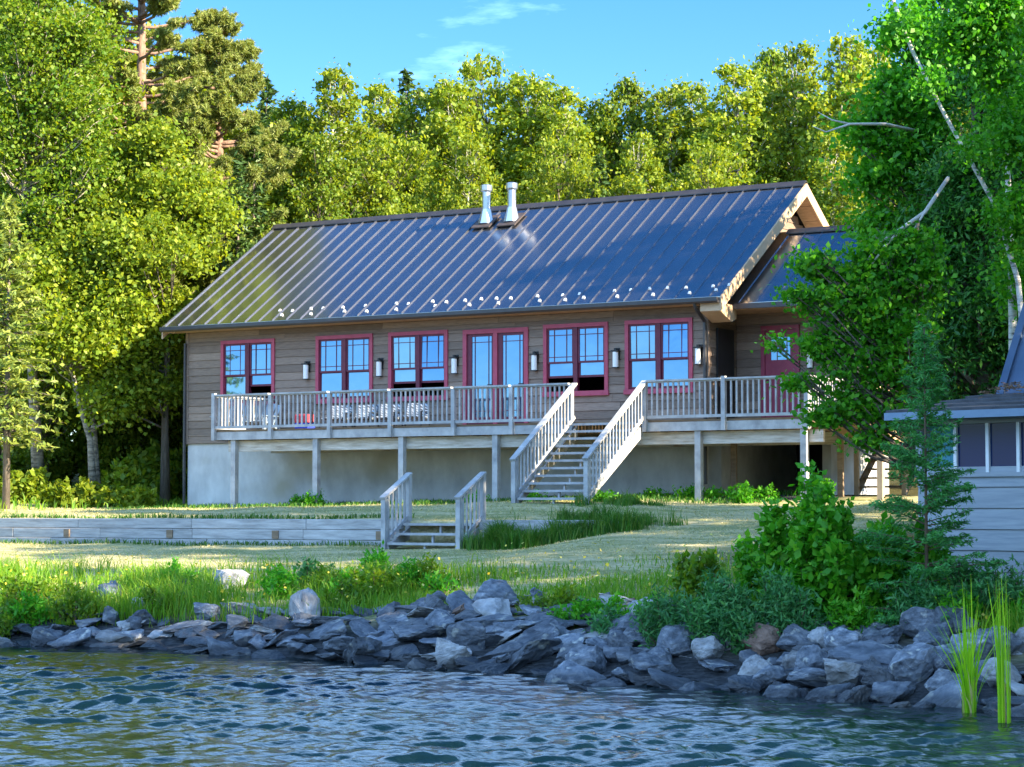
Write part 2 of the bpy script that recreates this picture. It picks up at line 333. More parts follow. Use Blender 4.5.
# ------------------------------------------------------------------ lake
def water_mat():
    m, nt, b = new_mat('lake_water'); N = nt.nodes; Lk = nt.links.new
    b.inputs['Base Color'].default_value = (.003, .012, .014, 1); b.inputs['Roughness'].default_value = .008; b.inputs['IOR'].default_value = 1.42
    tc = N.new('ShaderNodeTexCoord'); mp = N.new('ShaderNodeMapping'); mp.inputs['Rotation'].default_value = (0, 0, R(-31)); mp.inputs['Scale'].default_value = (1, 1.7, 1)
    Lk(tc.outputs['Object'], mp.inputs['Vector'])
    nz = N.new('ShaderNodeTexNoise'); nz.inputs['Scale'].default_value = 13; nz.inputs['Detail'].default_value = 4; Lk(mp.outputs[0], nz.inputs['Vector'])
    bp = N.new('ShaderNodeBump'); bp.inputs['Strength'].default_value = .16; bp.inputs['Distance'].default_value = .04
    Lk(nz.outputs['Fac'], bp.inputs['Height']); Lk(bp.outputs[0], b.inputs['Normal'])
    return m
wr = np.random.default_rng(11); WV = []
for lo_, hi_, cnt, st_, sd_ in ((.35, 1.7, 34, .042, 30), (.17, .40, 40, .040, 42)):
    for i in range(cnt):
        lam = float(np.exp(wr.uniform(np.log(lo_), np.log(hi_)))); th = R(121)+wr.normal(0, R(sd_))   # travelling roughly along the line of sight
        k = 2*math.pi/lam; WV.append((k*math.cos(th), k*math.sin(th), wr.uniform(0, 6.28), st_*wr.uniform(.5, 1.3)/k))
def wz(U, V):
    z = 0*U
    for kx, ky, p, a in WV:
        s = np.sin(U*kx+V*ky+p); z = z+a*(s+.28*np.cos(2*(U*kx+V*ky+p)))
    d = np.hypot(U-22, V+25); env = .92+.28*np.sin(U*.5+V*.33)*np.sin(V*.6-U*.2+1)
    shore = .35+.65*np.clip((shore_v(U)-V)/2.5, 0, 1)
    return z*env*shore*(1-sstep(25, 60, d))
wu = axis_vals(10, 30, .042, 420, 22); wv = axis_vals(-31, -17.8, .042, 420, 22)
wv = wv[wv < -10]
water, _, _ = grid_mesh('lake_water', wu, wv, wz, water_mat()); tag(water, kind='structure')

# ------------------------------------------------------------------ house
L = 14.32; ZF = 3.787; ZT = 6.30; ZSF = 3.57; ZE = 6.445; ZR = 9.408; VR = 4.02; SL = (ZR-ZE)/(VR+.472); DEP = 2*VR
house = thing('lake_house', 'brown lakeside house with long blue-reflecting metal roof and rose window trim', 'house', (0, 0, 1.97))
def courses(mb, a0, a1, z0, z1, holes=(), P=None, h=.185, clip=None):
    """lapped boards on a wall; P maps (along, out, z) to world; out>0 stands proud; clip(z) -> (a0,a1)"""
    zs = [z0]
    while zs[-1] < z1-.02: zs.append(min(zs[-1]+h, z1))
    cuts = sorted(set([c for (x0, x1, b, t_) in holes for c in (b, t_)]))
    for zi, zj in zip(zs[:-1], zs[1:]):
        segs = [zi]+[c for c in cuts if zi+.005 < c < zj-.005]+[zj]
        for zb, zt in zip(segs[:-1], segs[1:]):
            A0, A1 = (a0, a1) if clip is None else clip((zb+zt)/2)
            if A1-A0 < .05: continue
            free = [(A0, A1)]
            for (x0, x1, b, t_) in holes:
                if b < zt-.004 and t_ > zb+.004:
                    free = [s for (p, q) in free for s in ((p, min(q, x0)), (max(p, x1), q)) if s[1]-s[0] > .01]
            for p, q in free:
                # split long boards at staggered butt joints
                js = [p]
                if q-p > 4:
                    x = p+random.uniform(1.8, 3.6)
                    while x < q-1: js.append(x); x += random.uniform(2.4, 4.2)
                js.append(q)
                for e0, e1 in zip(js[:-1], js[1:]):
                    e1 = e1-.006 if e1 != q else e1
                    ob, ot = .030-.018*(zb-zi)/h, .030-.018*(zt-zi)/h
                    mb.hexa([P(e0, ob, zb+.004), P(e1, ob, zb+.004), P(e1, -.11, zb), P(e0, -.11, zb), P(e0, ot, zt), P(e1, ot, zt), P(e1, -.11, zt), P(e0, -.11, zt)])
PF = lambda a, o, z: (a, -o, z)
WIN = [(1.112, 'one'), (3.98, 'none'), (6.07, 'both'), (10.247, 'both'), (12.308, 'none')]
WW = 1.64; WZ0, WZ1 = 4.478, 6.066
DR = (8.123, 9.851, ZF, 6.036)
holes = [(u, u+WW, WZ0, WZ1) for u, _ in WIN]+[DR]
mb = MB(); courses(mb, .09, L-.09, ZSF, ZT, holes, PF); mb.build('front_wall', M['siding'], house)
mb = MB(); mb.box(0, .09, -.04, .06, ZSF-.01, ZT); mb.box(L-.09, L, -.04, .06, ZSF-.01, ZT); mb.build('corner_board', M['siding'], house)
gable = lambda z: (max(.02, (z+.27-ZE)/SL-.472), min(DEP, DEP-(z+.27-ZE)/SL+.472))
mb = MB(); courses(mb, .06, DEP, ZSF, 9.15, (), lambda a, o, z: (L-.0+o-.04, a, z), clip=lambda z: (max(.06, gable(z)[0]), gable(z)[1])); mb.build('gable_wall', M['siding'], house)
mb = MB(); courses(mb, .06, DEP, ZSF, 9.15, (), lambda a, o, z: (.04-o, a, z), clip=lambda z: (max(.06, gable(z)[0]), gable(z)[1])); mb.build('gable_wall', M['siding'], house)
mb = MB(); mb.box(.1, L-.1, DEP-.1, DEP, ZSF, ZT); mb.build('rear_wall', M['siding'], house)
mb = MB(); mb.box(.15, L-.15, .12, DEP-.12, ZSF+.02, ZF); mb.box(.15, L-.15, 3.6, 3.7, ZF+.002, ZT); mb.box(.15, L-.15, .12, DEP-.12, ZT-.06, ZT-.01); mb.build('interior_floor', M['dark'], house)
mb = MB(); mb.box(.04, 14.0, .03, DEP-.03, .9, ZSF-.004); mb.build('foundation', M['concrete'], house)
mb = MB(); mb.box(14.0, L-.02, .6, DEP-.03, .9, ZSF-.005); mb.build('foundation', M['concrete'], house)
# roof: slab with standing seams; soffits, gutter, rake boards
U0, U1 = -.37, 14.81; TH = .13
mb = MB()
mb.prism([(-.472, ZE), (VR, ZR), (DEP+.472, ZE), (DEP+.472, ZE-TH), (VR, ZR-TH), (-.472, ZE-TH)], 'x', U0, U1)
roof = mb.build('roof', M['roof'], house)
nv = Vector((0, -SL, 1)).normalized()
mb = MB(); u = U0+.06
while u < U1:
    for s in (1, -1):
        a = Vector((u, -.46 if s > 0 else DEP+.46, ZE+.012)); b = Vector((u, VR-(.03 if s > 0 else -.03), ZR-.008))
        mb.bar(a+Vector((0, 0, .008)), b+Vector((0, 0, .008)), .012, .030)
    u += .413
mb.build('seam', M['rib'], roof)
mb = MB(); mb.prism([(VR-.16, ZR-.085), (VR, ZR+.035), (VR+.16, ZR-.085), (VR+.16, ZR-.06), (VR, ZR+.065), (VR-.16, ZR-.06)], 'x', U0-.02, U1+.015); mb.build('ridge_cap', M['gutter'], roof)
gx = []; x = 2.9
rg = random.Random(5)
while x < 14.5:
    k = rg.choice([2, 3, 3, 4])
    for i in range(k): gx.append((x+i*.2+rg.uniform(-.03, .03), .20+.20*((i+1) % 2)+rg.uniform(-.03, .03)))
    x += .22*k+rg.uniform(.12, .42)
for (x, r) in gx:
    vv = -.472+r; zz = ZE+r*SL
    mb = MB(); c = Vector((x, vv, zz))
    mb.hexa([c+.65*Vector(p) for p in ((-.045,-.055,-.02),(.045,-.055,-.02),(.045,.05,.02),(-.045,.05,.02),(-.035,-.005,.07),(.035,-.005,.07),(.03,.01,.075),(-.03,.01,.075))])
    mb.build('snow_guard', M['guard'], roof)
mb = MB(); mb.prism([(-.60, ZE-.02), (-.475, ZE-.02), (-.475, ZE-.135), (-.57, ZE-.135), (-.60, ZE-.10)], 'x', U0, U1-.02); gut = mb.build('gutter', M['gutter'], house)
mb = MB(); mb.tube([(14.24, -.53, ZE-.12), (14.24, -.50, ZE-.2), (14.26, -.10, ZE-.48), (14.26, -.085, ZE-.6), (14.26, -.085, 2.5)], [.04]*5, 8); mb.build('downspout', M['gutter'], house)
mb = MB(); mb.tube([(.02, -.085, ZE-.4), (.02, -.085, 2.1)], [.035]*2, 8); mb.build('downspout', M['gutter'], house)
mb = MB(); mb.box(U0+.02, U1-.02, -.468, -.03, ZT+.004, ZT+.016); mb.build('soffit', M['soffit'], house)
for (ua, ub) in ((U0+.004, 0), (L, U1-.004)):
    mb = MB()
    for i in range(10):   # board lined underside of the gable overhang, both slopes
        f0, f1 = i/10, (i+1)/10-.004
        for s in (1, -1):
            y0, y1 = VR-s*(VR+.45)*(1-f0), VR-s*(VR+.45)*(1-f1); z0, z1 = ZE+(ZR-ZE)*f0-.145, ZE+(ZR-ZE)*f1-.145
            mb.hexa([(ua, y0, z0-.02), (ub, y0, z0-.02), (ub, y1, z1-.02), (ua, y1, z1-.02), (ua, y0, z0), (ub, y0, z0), (ub, y1, z1), (ua, y1, z1)])
    mb.build('gable_soffit', M['soffit'], house)
for (x0, x1) in ((U1-.002, U1+.035), (U0-.035, U0+.002)):
    for s in (1, -1):
        mb = MB(); yb = VR-s*(VR+.472)
        mb.hexa([(x0, yb, ZE-.30), (x1, yb, ZE-.30), (x1, VR, ZR-.30), (x0, VR, ZR-.30), (x0, yb, ZE-.012), (x1, yb, ZE-.012), (x1, VR, ZR-.012), (x0, VR, ZR-.012)])
        mb.build('rake_board', M['rake'], house)
mb = MB(); mb.prism([(-.462, ZE-.30), (-.462, ZE-.14), (.34, ZE-.14), (.34, ZE-.42), (.1, ZE-.50)], 'x', L+.02, U1-.006); mb.build('eave_return', M['rake'], house)
# windows: rose trim, two double-hung sashes with prairie muntins
def add_window(u0, mode):
    z0, z1 = WZ0, WZ1; u1 = u0+WW; tw = .085; cx = (u0+u1)/2
    mb = MB()
    mb.box(u0, u1, -.062, .05, z1-tw, z1); mb.box(u0, u0+tw, -.060, .05, z0+.09, z1-tw-.001); mb.box(u1-tw, u1, -.060, .05, z0+.09, z1-tw-.001)
    mb.box(u0-.02, u1+.02, -.085, .05, z0-.02, z0+.088)
    w = mb.build('window', M['trim'], house)
    mb = MB(); mb.box(cx-.05, cx+.05, -.050, .05, z0+.09, z1-tw-.002); mb.build('mullion', M['sash'], w)
    zm = z0+.09+(z1-tw-z0-.09)*.44
    for k, (a, b) in enumerate(((u0+tw+.002, cx-.052), (cx+.052, u1-tw-.002))):
        up = mode == 'both' or (mode == 'one' and k == 1)
        mb = MB(); zt = z1-tw-.002
        def frame(z_0, z_1, y0, y1, r=.042):
            mb.box(a, a+r, y0, y1, z_0, z_1); mb.box(b-r, b, y0, y1, z_0, z_1); mb.box(a+r, b-r, y0, y1, z_0, z_0+r); mb.box(a+r, b-r, y0, y1, z_1-r, z_1)
        frame(zm, zt, -.030, .0)
        lz0 = z0+.092 if not up else z0+.092+(.30 if mode == 'both' else .36)
        lz1 = lz0+(zm-z0-.092)+.03
        frame(lz0, lz1, .004, .034, .048)
        q = .125*(b-a)/.6
        for xx in (a+.042+q, b-.042-q): mb.box(xx-.008, xx+.008, -.026, -.010, zm+.043, zt-.043)
        for zz in (zt-.042-.12, zm+.042+.10): mb.box(a+.043, b-.043, -.028, -.012, zz-.008, zz+.008)
        mb.build('sash', M['sash'], w)
        mb = MB(); mb.box(a+.043, b-.043, -.016, -.010, zm+.043, zt-.043); mb.v = [(x_, y_+.006*math.sin(u0*7+k*3+z_*1.9)+(.010 if k else -.004)*(z_-zm), z_) for x_, y_, z_ in mb.v]; mb.build('pane', M['glass'], w)
        if not up:
            mb = MB(); mb.box(a+.049, b-.049, .014, .020, lz0+.049, lz1-.049); mb.v = [(x_, y_+.006*math.sin(u0*7+k*3+z_*1.9)+(.010 if k else -.004)*(z_-zm), z_) for x_, y_, z_ in mb.v]; mb.build('pane', M['glass'], w)
        else:
            zb = lz0+.049; mb = MB(); mb.box(a+.049, b-.049, .014, .020, zb, min(zm-.002, lz1-.049))
            mb.v = [(x_, y_+.006*math.sin(u0*7+k*3+z_*1.9)+(.010 if k else -.004)*(z_-zm), z_) for x_, y_, z_ in mb.v]; mb.build('pane', M['glass'], w)
for u0, mode in WIN: add_window(u0, mode)
# french doors
u0, u1, z0, z1 = DR; cx = (u0+u1)/2
mb = MB(); mb.box(u0, u1, -.062, .05, z1-.10, z1); mb.box(u0, u0+.10, -.060, .05, z0, z1-.101); mb.box(u1-.10, u1, -.060, .05, z0, z1-.101); mb.box(cx-.055, cx+.055, -.056, .05, z0, z1-.101)
mb.box(u0+.1, u1-.1, -.05, .05, z0, z0+.03); mb.build('door_frame', M['trim'], house)
for a, b in ((u0+.102, cx-.057), (cx+.057, u1-.102)):
    zt = z1-.103; zb = z0+.035; mb = MB()
    for bx in ((a, a+.13, zb, zt), (b-.05, b, zb, zt), (a+.131, b-.051, zb, zb+.22), (a+.131, b-.051, zt-.06, zt)): mb.box(bx[0], bx[1], -.026, .012, bx[2], bx[3])
    for xx in (a+.21, b-.13): mb.box(xx-.008, xx+.008, -.024, -.010, zb+.221, zt-.061)
    for zz in (zt-.19, zb+.36): mb.box(a+.131, b-.051, -.022, -.008, zz-.008, zz+.008)
    d = mb.build('door', M['sash'], house)
    mb = MB(); mb.box(a+.131, b-.051, -.012, -.006, zb+.221, zt-.061); mb.build('pane', M['glass'], d)
    mb = MB(); mb.tube([(b-.03, -.04, zb+.95), (b-.03, -.075, zb+.95)], [.012, .012], 6); mb.bar((b-.03, -.075, zb+.95), (b-.13, -.075, zb+.95), .02, .02); mb.build('handle', M['black'], d)
# wall lamps
def wall_lamp(u, v, z):
    mb = MB(); mb.box(u-.065, u+.065, v-.02, v+.03, z-.02, z+.24); mb.box(u-.085, u+.085, v-.15, v-.0201, z+.155, z+.185)
    mb.bar((u, v-.085, z+.185), (u, v-.085, z+.235), .05, .05, (0, 1, 0)); mb.box(u-.06, u+.06, v-.135, v-.021, z-.20, z-.18)
    lamp = mb.build('wall_lamp', M['black'], house)
    mb = MB(); mb.tube([(u, v-.085, z-.18), (u, v-.085, z+.15)], [.062, .062], 12); mb.build('lamp_shade', M['frost'], lamp)
for u in (3.50, 5.85, 7.93, 10.05, 12.11, 14.11): wall_lamp(u if u != 3.50 else 3.74, -.03, 5.24)
# flues
for (u, lean) in ((6.63, 0), (7.36, 0)):
    v = 3.35; zr = ZR-(VR-v)*SL
    mb = MB(); mb.tube([(u, v, zr-.1), (u, v, zr+.28), (u, v, zr+.80), (u, v, zr+.80)], [.105, .105, .105, .10], 14); fl = mb.build('flue_pipe', M['steel'], house, smooth=False)
    mb = MB(); mb.tube([(u, v, zr-.02), (u, v, zr+.34)], [.21, .112], 14); mb.build('flashing_cone', M['steel'], fl)
    mb = MB(); a = nv; c = Vector((u, v-.05, zr-.02)); sd = Vector((0, 1, SL)).normalized()
    mb.hexa([c+Vector((x, 0, 0))+sd*y+nv*z for z in (.02, .05) for x, y in ((-.26, -.28), (.26, -.28), (.26, .36), (-.26, .36))]); mb.build('base_flashing', M['flash'], fl)
    mb = MB(); mb.tube([(u, v, zr+.76), (u, v, zr+.78), (u, v, zr+.80), (u, v, zr+.92), (u, v, zr+.94)], [.11, .135, .145, .15, .10], 14); mb.build('flue_cap', M['steel'], fl)
# side wing with porch roof
WU1, WV0, WV1, WE, WR, WRV = 16.51, 1.37, 4.9, 6.35, 8.18, 3.0
wing_hole = (14.92, 15.82, ZF, 5.93)
mb = MB(); courses(mb, L+.0, WU1-.07, ZSF, 6.55, [wing_hole], lambda a, o, z: (a, WV0-o, z)); mb.build('wing_wall', M['siding'], house)
wg = lambda z: (WV0+.02, WV1) if z < WE+.5 else (max(WV0+.02, WRV-(WR-.26-z)/SL), min(WV1, WRV+(WR-.26-z)/SL))
mb = MB(); courses(mb, WV0, WV1, ZSF, 7.95, (), lambda a, o, z: (WU1+o-.04, a, z), clip=wg); mb.build('wing_wall', M['rake'], house)
mb = MB(); mb.box(WU1-.07, WU1, WV0-.04, WV0+.06, ZSF, 6.6); mb.build('corner_board', M['siding'], house)
mb = MB(); mb.box(WU1-.22, WU1-.02, WV0+.05, WV1-.2, 1.2, ZSF-.005); mb.build('foundation', M['concrete'], house)
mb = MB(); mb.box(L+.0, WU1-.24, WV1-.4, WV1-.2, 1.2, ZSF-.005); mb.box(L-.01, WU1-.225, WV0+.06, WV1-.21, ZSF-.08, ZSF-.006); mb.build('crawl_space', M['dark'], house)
mb = MB(); WB = .23; wz0 = WE
mb.prism([(WB, wz0), (WRV, WR), (2*WRV-WB, wz0), (2*WRV-WB, wz0-.12), (WRV, WR-.12), (WB, wz0-.12)], 'x', L+.004, 17.08); wroof = mb.build('wing_roof', M['roof'], house)
mb = MB(); u = 14.9
while u < 17.08:
    for s in (1, -1): mb.bar((u, WRV-s*(WRV-WB-.01), wz0+.008), (u, WRV-s*.02, WR-.003), .012, .03)
    u += .413
mb.build('seam', M['rib'], wroof)
mb = MB(); mb.prism([(WRV-.15, WR-.075), (WRV, WR+.03), (WRV+.15, WR-.075), (WRV+.15, WR-.05), (WRV, WR+.06), (WRV-.15, WR-.05)], 'x', 14.83, 17.1); mb.build('ridge_cap', M['flash'], wroof)
mb = MB(); mb.box(14.83, 17.06, WB-.09, WB-.005, wz0-.13, wz0-.02); mb.build('gutter', M['gutter'], house)
mb = MB(); mb.box(L+.05, 17.0, WB+.02, WV0-.03, wz0-.14, wz0-.125); mb.build('soffit', M['soffit'], house)
for s in (1, -1):
    mb = MB(); yb = WRV-s*(WRV-WB)
    mb.hexa([(17.07, yb, wz0-.28), (17.11, yb, wz0-.28), (17.11, WRV, WR-.28), (17.07, WRV, WR-.28), (17.07, yb, wz0-.012), (17.11, yb, wz0-.012), (17.11, WRV, WR-.012), (17.07, WRV, WR-.012)]); mb.build('rake_board', M['rake'], house)
u0, u1, z0, z1 = wing_hole; yv = WV0
mb = MB(); mb.box(u0, u1, yv-.07, yv+.03, z1-.09, z1); mb.box(u0, u0+.09, yv-.068, yv+.03, z0, z1-.091); mb.box(u1-.09, u1, yv-.068, yv+.03, z0, z1-.091); mb.build('door_frame', M['reddoor'], house)
mb = MB(); a, b = u0+.092, u1-.092
for bx in ((a, a+.13, z0+.02, z1-.093), (b-.13, b, z0+.02, z1-.093), (a+.131, b-.131, z0+.02, z0+1.02), (a+.131, b-.131, z1-.25, z1-.093)): mb.box(bx[0], bx[1], yv-.035, yv+.01, bx[2], bx[3])
for xx in (a+.27, a+.5): mb.box(xx-.0, xx+.012, yv-.034, yv-.012, z0+1.021, z1-.251)
mb.box(a+.131, b-.131, yv-.033, yv+.008, z0+1.021, z0+1.40)
for (p0, p1) in ((a+.16, a+.34), (a+.38, b-.16)): mb.box(p0, p1, yv-.042, yv-.0351, z0+.18, z0+.85)
d = mb.build('door', M['reddoor'], house); mb = MB(); mb.box(a+.131, b-.131, yv-.02, yv-.013, z0+1.401, z1-.251); mb.build('pane', M['glass'], d)
mb = MB(); mb.tube([(a+.06, yv-.036, z0+1.0), (a+.06, yv-.09, z0+1.0)], [.02, .035], 8); mb.build('handle', M['black'], d)
wall_lamp(16.09, WV0-.03, 5.17)
mb = MB(); mb.box(14.32+.0, 14.36, .35, 1.15, ZF, 5.85); mb.build('recess_shade', M['black'], house)  # black sheet standing in for deep shade on the recessed siding

# ------------------------------------------------------------------ deck
D0, D1, DV = 2.748, 17.65, -2.307
deck = thing('deck', 'long weathered grey wooden deck on posts along the house front', 'deck', (10.2, -1.1, 2.1))
mb = MB(); y = DV+.005
while y < -.05:
    mb.box(D0, D1, y, min(y+.135, -.045), 3.748, ZF-.002); y += .142
y = -.03
while y < WV0-.05: mb.box(L+.08, D1, y, min(y+.135, WV0-.04), 3.748, ZF-.002); y += .142
while y < 4.2: mb.box(WU1+.05, D1, y, y+.135, 3.748, ZF-.002); y += .142
mb.build('decking', M['under'], deck)
mb = MB(); x = D0+.05
while x < D1: mb.box(x, x+.04, DV+.03, -.05 if x < L else WV0-.05, 3.54, 3.746); x += .41
mb.build('joist', M['under'], deck)
for (a, b) in ((D0, 12.30), (14.0, D1)):
    mb = MB(); mb.box(a, b, DV-.01, DV+.028, 3.556, 3.740); mb.build('fascia', M['deck'], deck)
for (a, b, v) in ((3.05, 12.2, DV+.16), (13.6, 17.85, DV+.16), (3.05, 17.6, -.55)):
    mb = MB(); mb.box(a, b, v, v+.09, 3.29, 3.538); mb.build('beam', M['beam'], deck)
for x in (3.29, 5.62, 7.94, 10.36, 15.17, 17.48):
    mb = MB(); zg = g(x, DV+.08); mb.box(x-.065, x+.065, DV+.025, DV+.157, zg-.2, 3.55); mb.build('post', M['deck'], deck)
for x in (15.17, 17.55):
    mb = MB(); mb.box(x-.06, x+.06, -.62, -.552, 2.0, 3.55); mb.build('post', M['under'], deck)
RT = 4.605
def rail_bay(a, b):
    mb = MB(); n = max(2, int(round((b[0]-a[0]) / .118))) if abs(b[0]-a[0]) > abs(b[1]-a[1]) else max(2, int(round(abs(b[1]-a[1])/.118)))
    a = Vector(a); b = Vector(b)
    for i in range(1, n):
        p = a.lerp(b, i/n); mb.box(p.x-.018, p.x+.018, p.y-.018, p.y+.018, 3.86, RT-.062)
    bay = mb.build('railing', M['deck'], deck)
    mb = MB(); mb.bar(a+Vector((0, 0, RT-.020)), b+Vector((0, 0, RT-.020)), .11, .036); mb.bar(a+Vector((0, 0, RT-.052)), b+Vector((0, 0, RT-.052)), .035, .026); mb.build('top_rail', M['deck'], bay)
    mb = MB(); mb.bar(a+Vector((0, 0, 3.845)), b+Vector((0, 0, 3.845)), .045, .06); mb.build('bottom_rail', M['deck'], bay)
rp = [2.79, 4.43, 6.08, 7.72, 9.37, 10.83, 12.28]; rq = [14.02, 15.80, 17.60]
yv = DV-.055
for seq in (rp, rq):
    for x in seq:
        mb = MB(); mb.box(x-.045, x+.045, yv-.045, yv+.044, 3.55, RT-.04 if x not in (2.79, 15.80) else RT+.03); mb.build('railing_post', M['deck'], deck)
    for a, b in zip(seq[:-1], seq[1:]): rail_bay((a+.046, yv, 0), (b-.046, yv, 0))
rail_bay((2.79, yv+.046, 0), (2.79, -.08, 0))
rail_bay((17.60, yv+.046, 0), (17.60, -.30, 0))

def stairs(name, label, u0, u1, vt, zt, vb, zb, n, rail_h, post_h, grp=None, center=True, top_post=False):
    st = thing(name, label, 'stairs', ((u0+u1)/2, vb, zb))
    run = (vt-vb)/n; rise = (zt-zb)/n
    for i in range(n):
        z = zb+rise*(i+.72); y = vb+run*i
        mb = MB(); mb.box(u0+.02, u1-.02, y-.02, y+run*.48, z-.036, z); mb.box(u0+.02, u1-.02, y+run*.52, y+run+.01, z-.036, z); td = mb.build('tread', M['tread'], st); mb = MB(); mb.box(u0+.02, u1-.02, y-.034, y-.0201, z-.045, z+.002); mb.build('nosing', M['deck'], td)  # pale nosing strip added, since the treads carry shade in their colour
    sl = (zt-zb)/(vt-vb)
    if center:
        mb = MB(); xc = (u0+u1)/2+.05
        for i in range(n):
            z = zb+rise*(i+.72); y = vb+run*i; mb.box(xc-.02, xc+.02, y+.015, y+.06, z-.036-rise+.001, z-.037)
        mb.build('riser_block', M['deck'], st)
    for x in (u0, u1):
        mb = MB(); w = .02
        mb.hexa([(x-w, vb+.02, zb-.05), (x+w, vb+.02, zb-.05), (x+w, vt, zt-.33), (x-w, vt, zt-.33), (x-w, vb+.02, zb+.085), (x+w, vb+.02, zb+.085), (x+w, vt, zt-.045-rise*.28), (x-w, vt, zt-.045-rise*.28)])
        mb.build('stringer', M['deck'], st)
    for x in (u0-.06, u1+.06):
        mb = MB()
        a = Vector((x, vb-.02, zb+post_h)); b = Vector((x, vt-.02, zt+rail_h))
        m = max(4, int(round((vt-vb)/.135)))
        for i in range(1, m):
            p = a.lerp(b, i/m); lo = zb+(p.y-vb)*sl+.03; mb.box(x-.017, x+.017, p.y-.017, p.y+.017, lo, p.z-.05)
        rl = mb.build('railing', M['deck'], st)
        mb = MB(); mb.bar(a+Vector((0, -.07, -.02)), b+Vector((0, .04, 0)), .13, .04); mb.build('handrail', M['deck'], rl)
        mb = MB(); mb.bar((x, vb, zb+.12), (x, vt, zt+.10), .04, .07); mb.build('bottom_rail', M['deck'], rl)
        mb = MB(); mb.box(x-.047, x+.047, vb-.065, vb+.03, zb-.15, zb+post_h-.03); mb.build('newel_post', M['deck'], rl)
        if top_post: mb = MB(); mb.box(x-.047, x+.047, vt-.06, vt+.035, zt-.3, zt+rail_h-.03); mb.build('newel_post', M['deck'], rl)
    return st
stairs('staircase', 'tall grey wooden staircase climbing from the lawn to the house deck', 12.40, 13.93, DV-.02, ZF, -4.72, g(13, -4.9)+.02, 11, .80, .88, center=True)
stairs('garden_steps', 'short grey wooden steps with two railings through the low timber wall', 11.49, 13.04, -7.12, 1.76, -7.93, g(12.2, -8)-.01, 3, .90, .98, center=True, top_post=True)

# ------------------------------------------------------------------ ramp and stairs at the right end
rp_ = thing('side_ramp', 'sunlit tan boarded ramp behind the right corner of the deck', 'ramp', (18.2, 0, 2.3))
mb = MB(); mb.hexa([(17.66, DV+.1, 3.70), (18.8, DV+.1, 3.70), (18.8, 1.5, 3.15), (17.66, 1.5, 3.15), (17.66, DV+.1, 3.74), (18.8, DV+.1, 3.74), (18.8, 1.5, 3.19), (17.66, 1.5, 3.19)]); mb.build('boards', M['under'], rp_)
mb = MB(); mb.hexa([(18.80, DV+.1, 3.55), (18.84, DV+.1, 3.55), (18.84, 1.5, 3.0), (18.80, 1.5, 3.0), (18.80, DV+.1, 3.78), (18.84, DV+.1, 3.78), (18.84, 1.5, 3.23), (18.80, 1.5, 3.23)]); mb.build('side_board', M['rake'], rp_)
for y in (-1.4, 1.2):
    mb = MB(); mb.box(18.68, 18.795, y-.06, y+.06, 2.0, 3.6-(y+2.2)*.149); mb.box(18.70, 18.78, y-.3, y+.3, 3.36-(y+2.2)*.149, 3.50-(y+2.2)*.149); mb.build('post', M['rake'], rp_)
bs = thing('side_stairs', 'dark open stairs with railings right of the house behind the maple', 'stairs', (17.9, 1.6, 2.2))
for i in range(6):
    mb = MB(); mb.box(17.15, 18.15, 1.35+i*.24, 1.62+i*.24, 2.42+i*.19, 2.46+i*.19); mb.build('tread', M['under'], bs)
for x in (17.12, 18.18):
    mb = MB(); mb.hexa([(x-.02, 1.3, 2.2), (x+.02, 1.3, 2.2), (x+.02, 2.9, 3.45), (x-.02, 2.9, 3.45), (x-.02, 1.3, 2.45), (x+.02, 1.3, 2.45), (x+.02, 2.9, 3.7), (x-.02, 2.9, 3.7)]); mb.build('stringer', M['under'], bs)
    mb = MB(); mb.box(x-.045, x+.045, 1.25, 1.34, 2.1, 3.4); mb.bar((x, 1.3, 3.38), (x, 2.9, 4.6), .09, .04); mb.build('railing', M['rake'], bs)

# ------------------------------------------------------------------ retaining wall
rw = thing('retaining_wall', 'low weathered timber retaining wall crossing the lawn below the house', 'wall', (4, -7.22, 1.2))
def timber_run(a, b, name='timber'):
    for k in range(3):
        mb = MB(); x = a+(k % 2)*.6
        js = [a]
        while x < b-1: x += random.uniform(2.3, 3.1); js.append(min(x, b))
        if js[-1] < b: js.append(b)
        for p, q in zip(js[:-1], js[1:]):
            o = random.uniform(-.008, .008); mb.box(p+.004, q-.004, -7.345+o+k*.012, -7.12, 1.17+k*.205, 1.17+k*.205+.198)
        mb.build(name, M['timber'], rw, bevel=.012)
timber_run(-16, 11.36); timber_run(13.2, 16.4)
mb = MB(); x = -14.2
for x in (-13, -10.4, -7.9, -5.2, -2.6, .05, 2.9, 5.7, 8.4, 10.9): mb.box(x-.075, x+.075, -7.36, -7.2, 1.392, 1.552)
mb.build('tie_end', M['under'], rw)

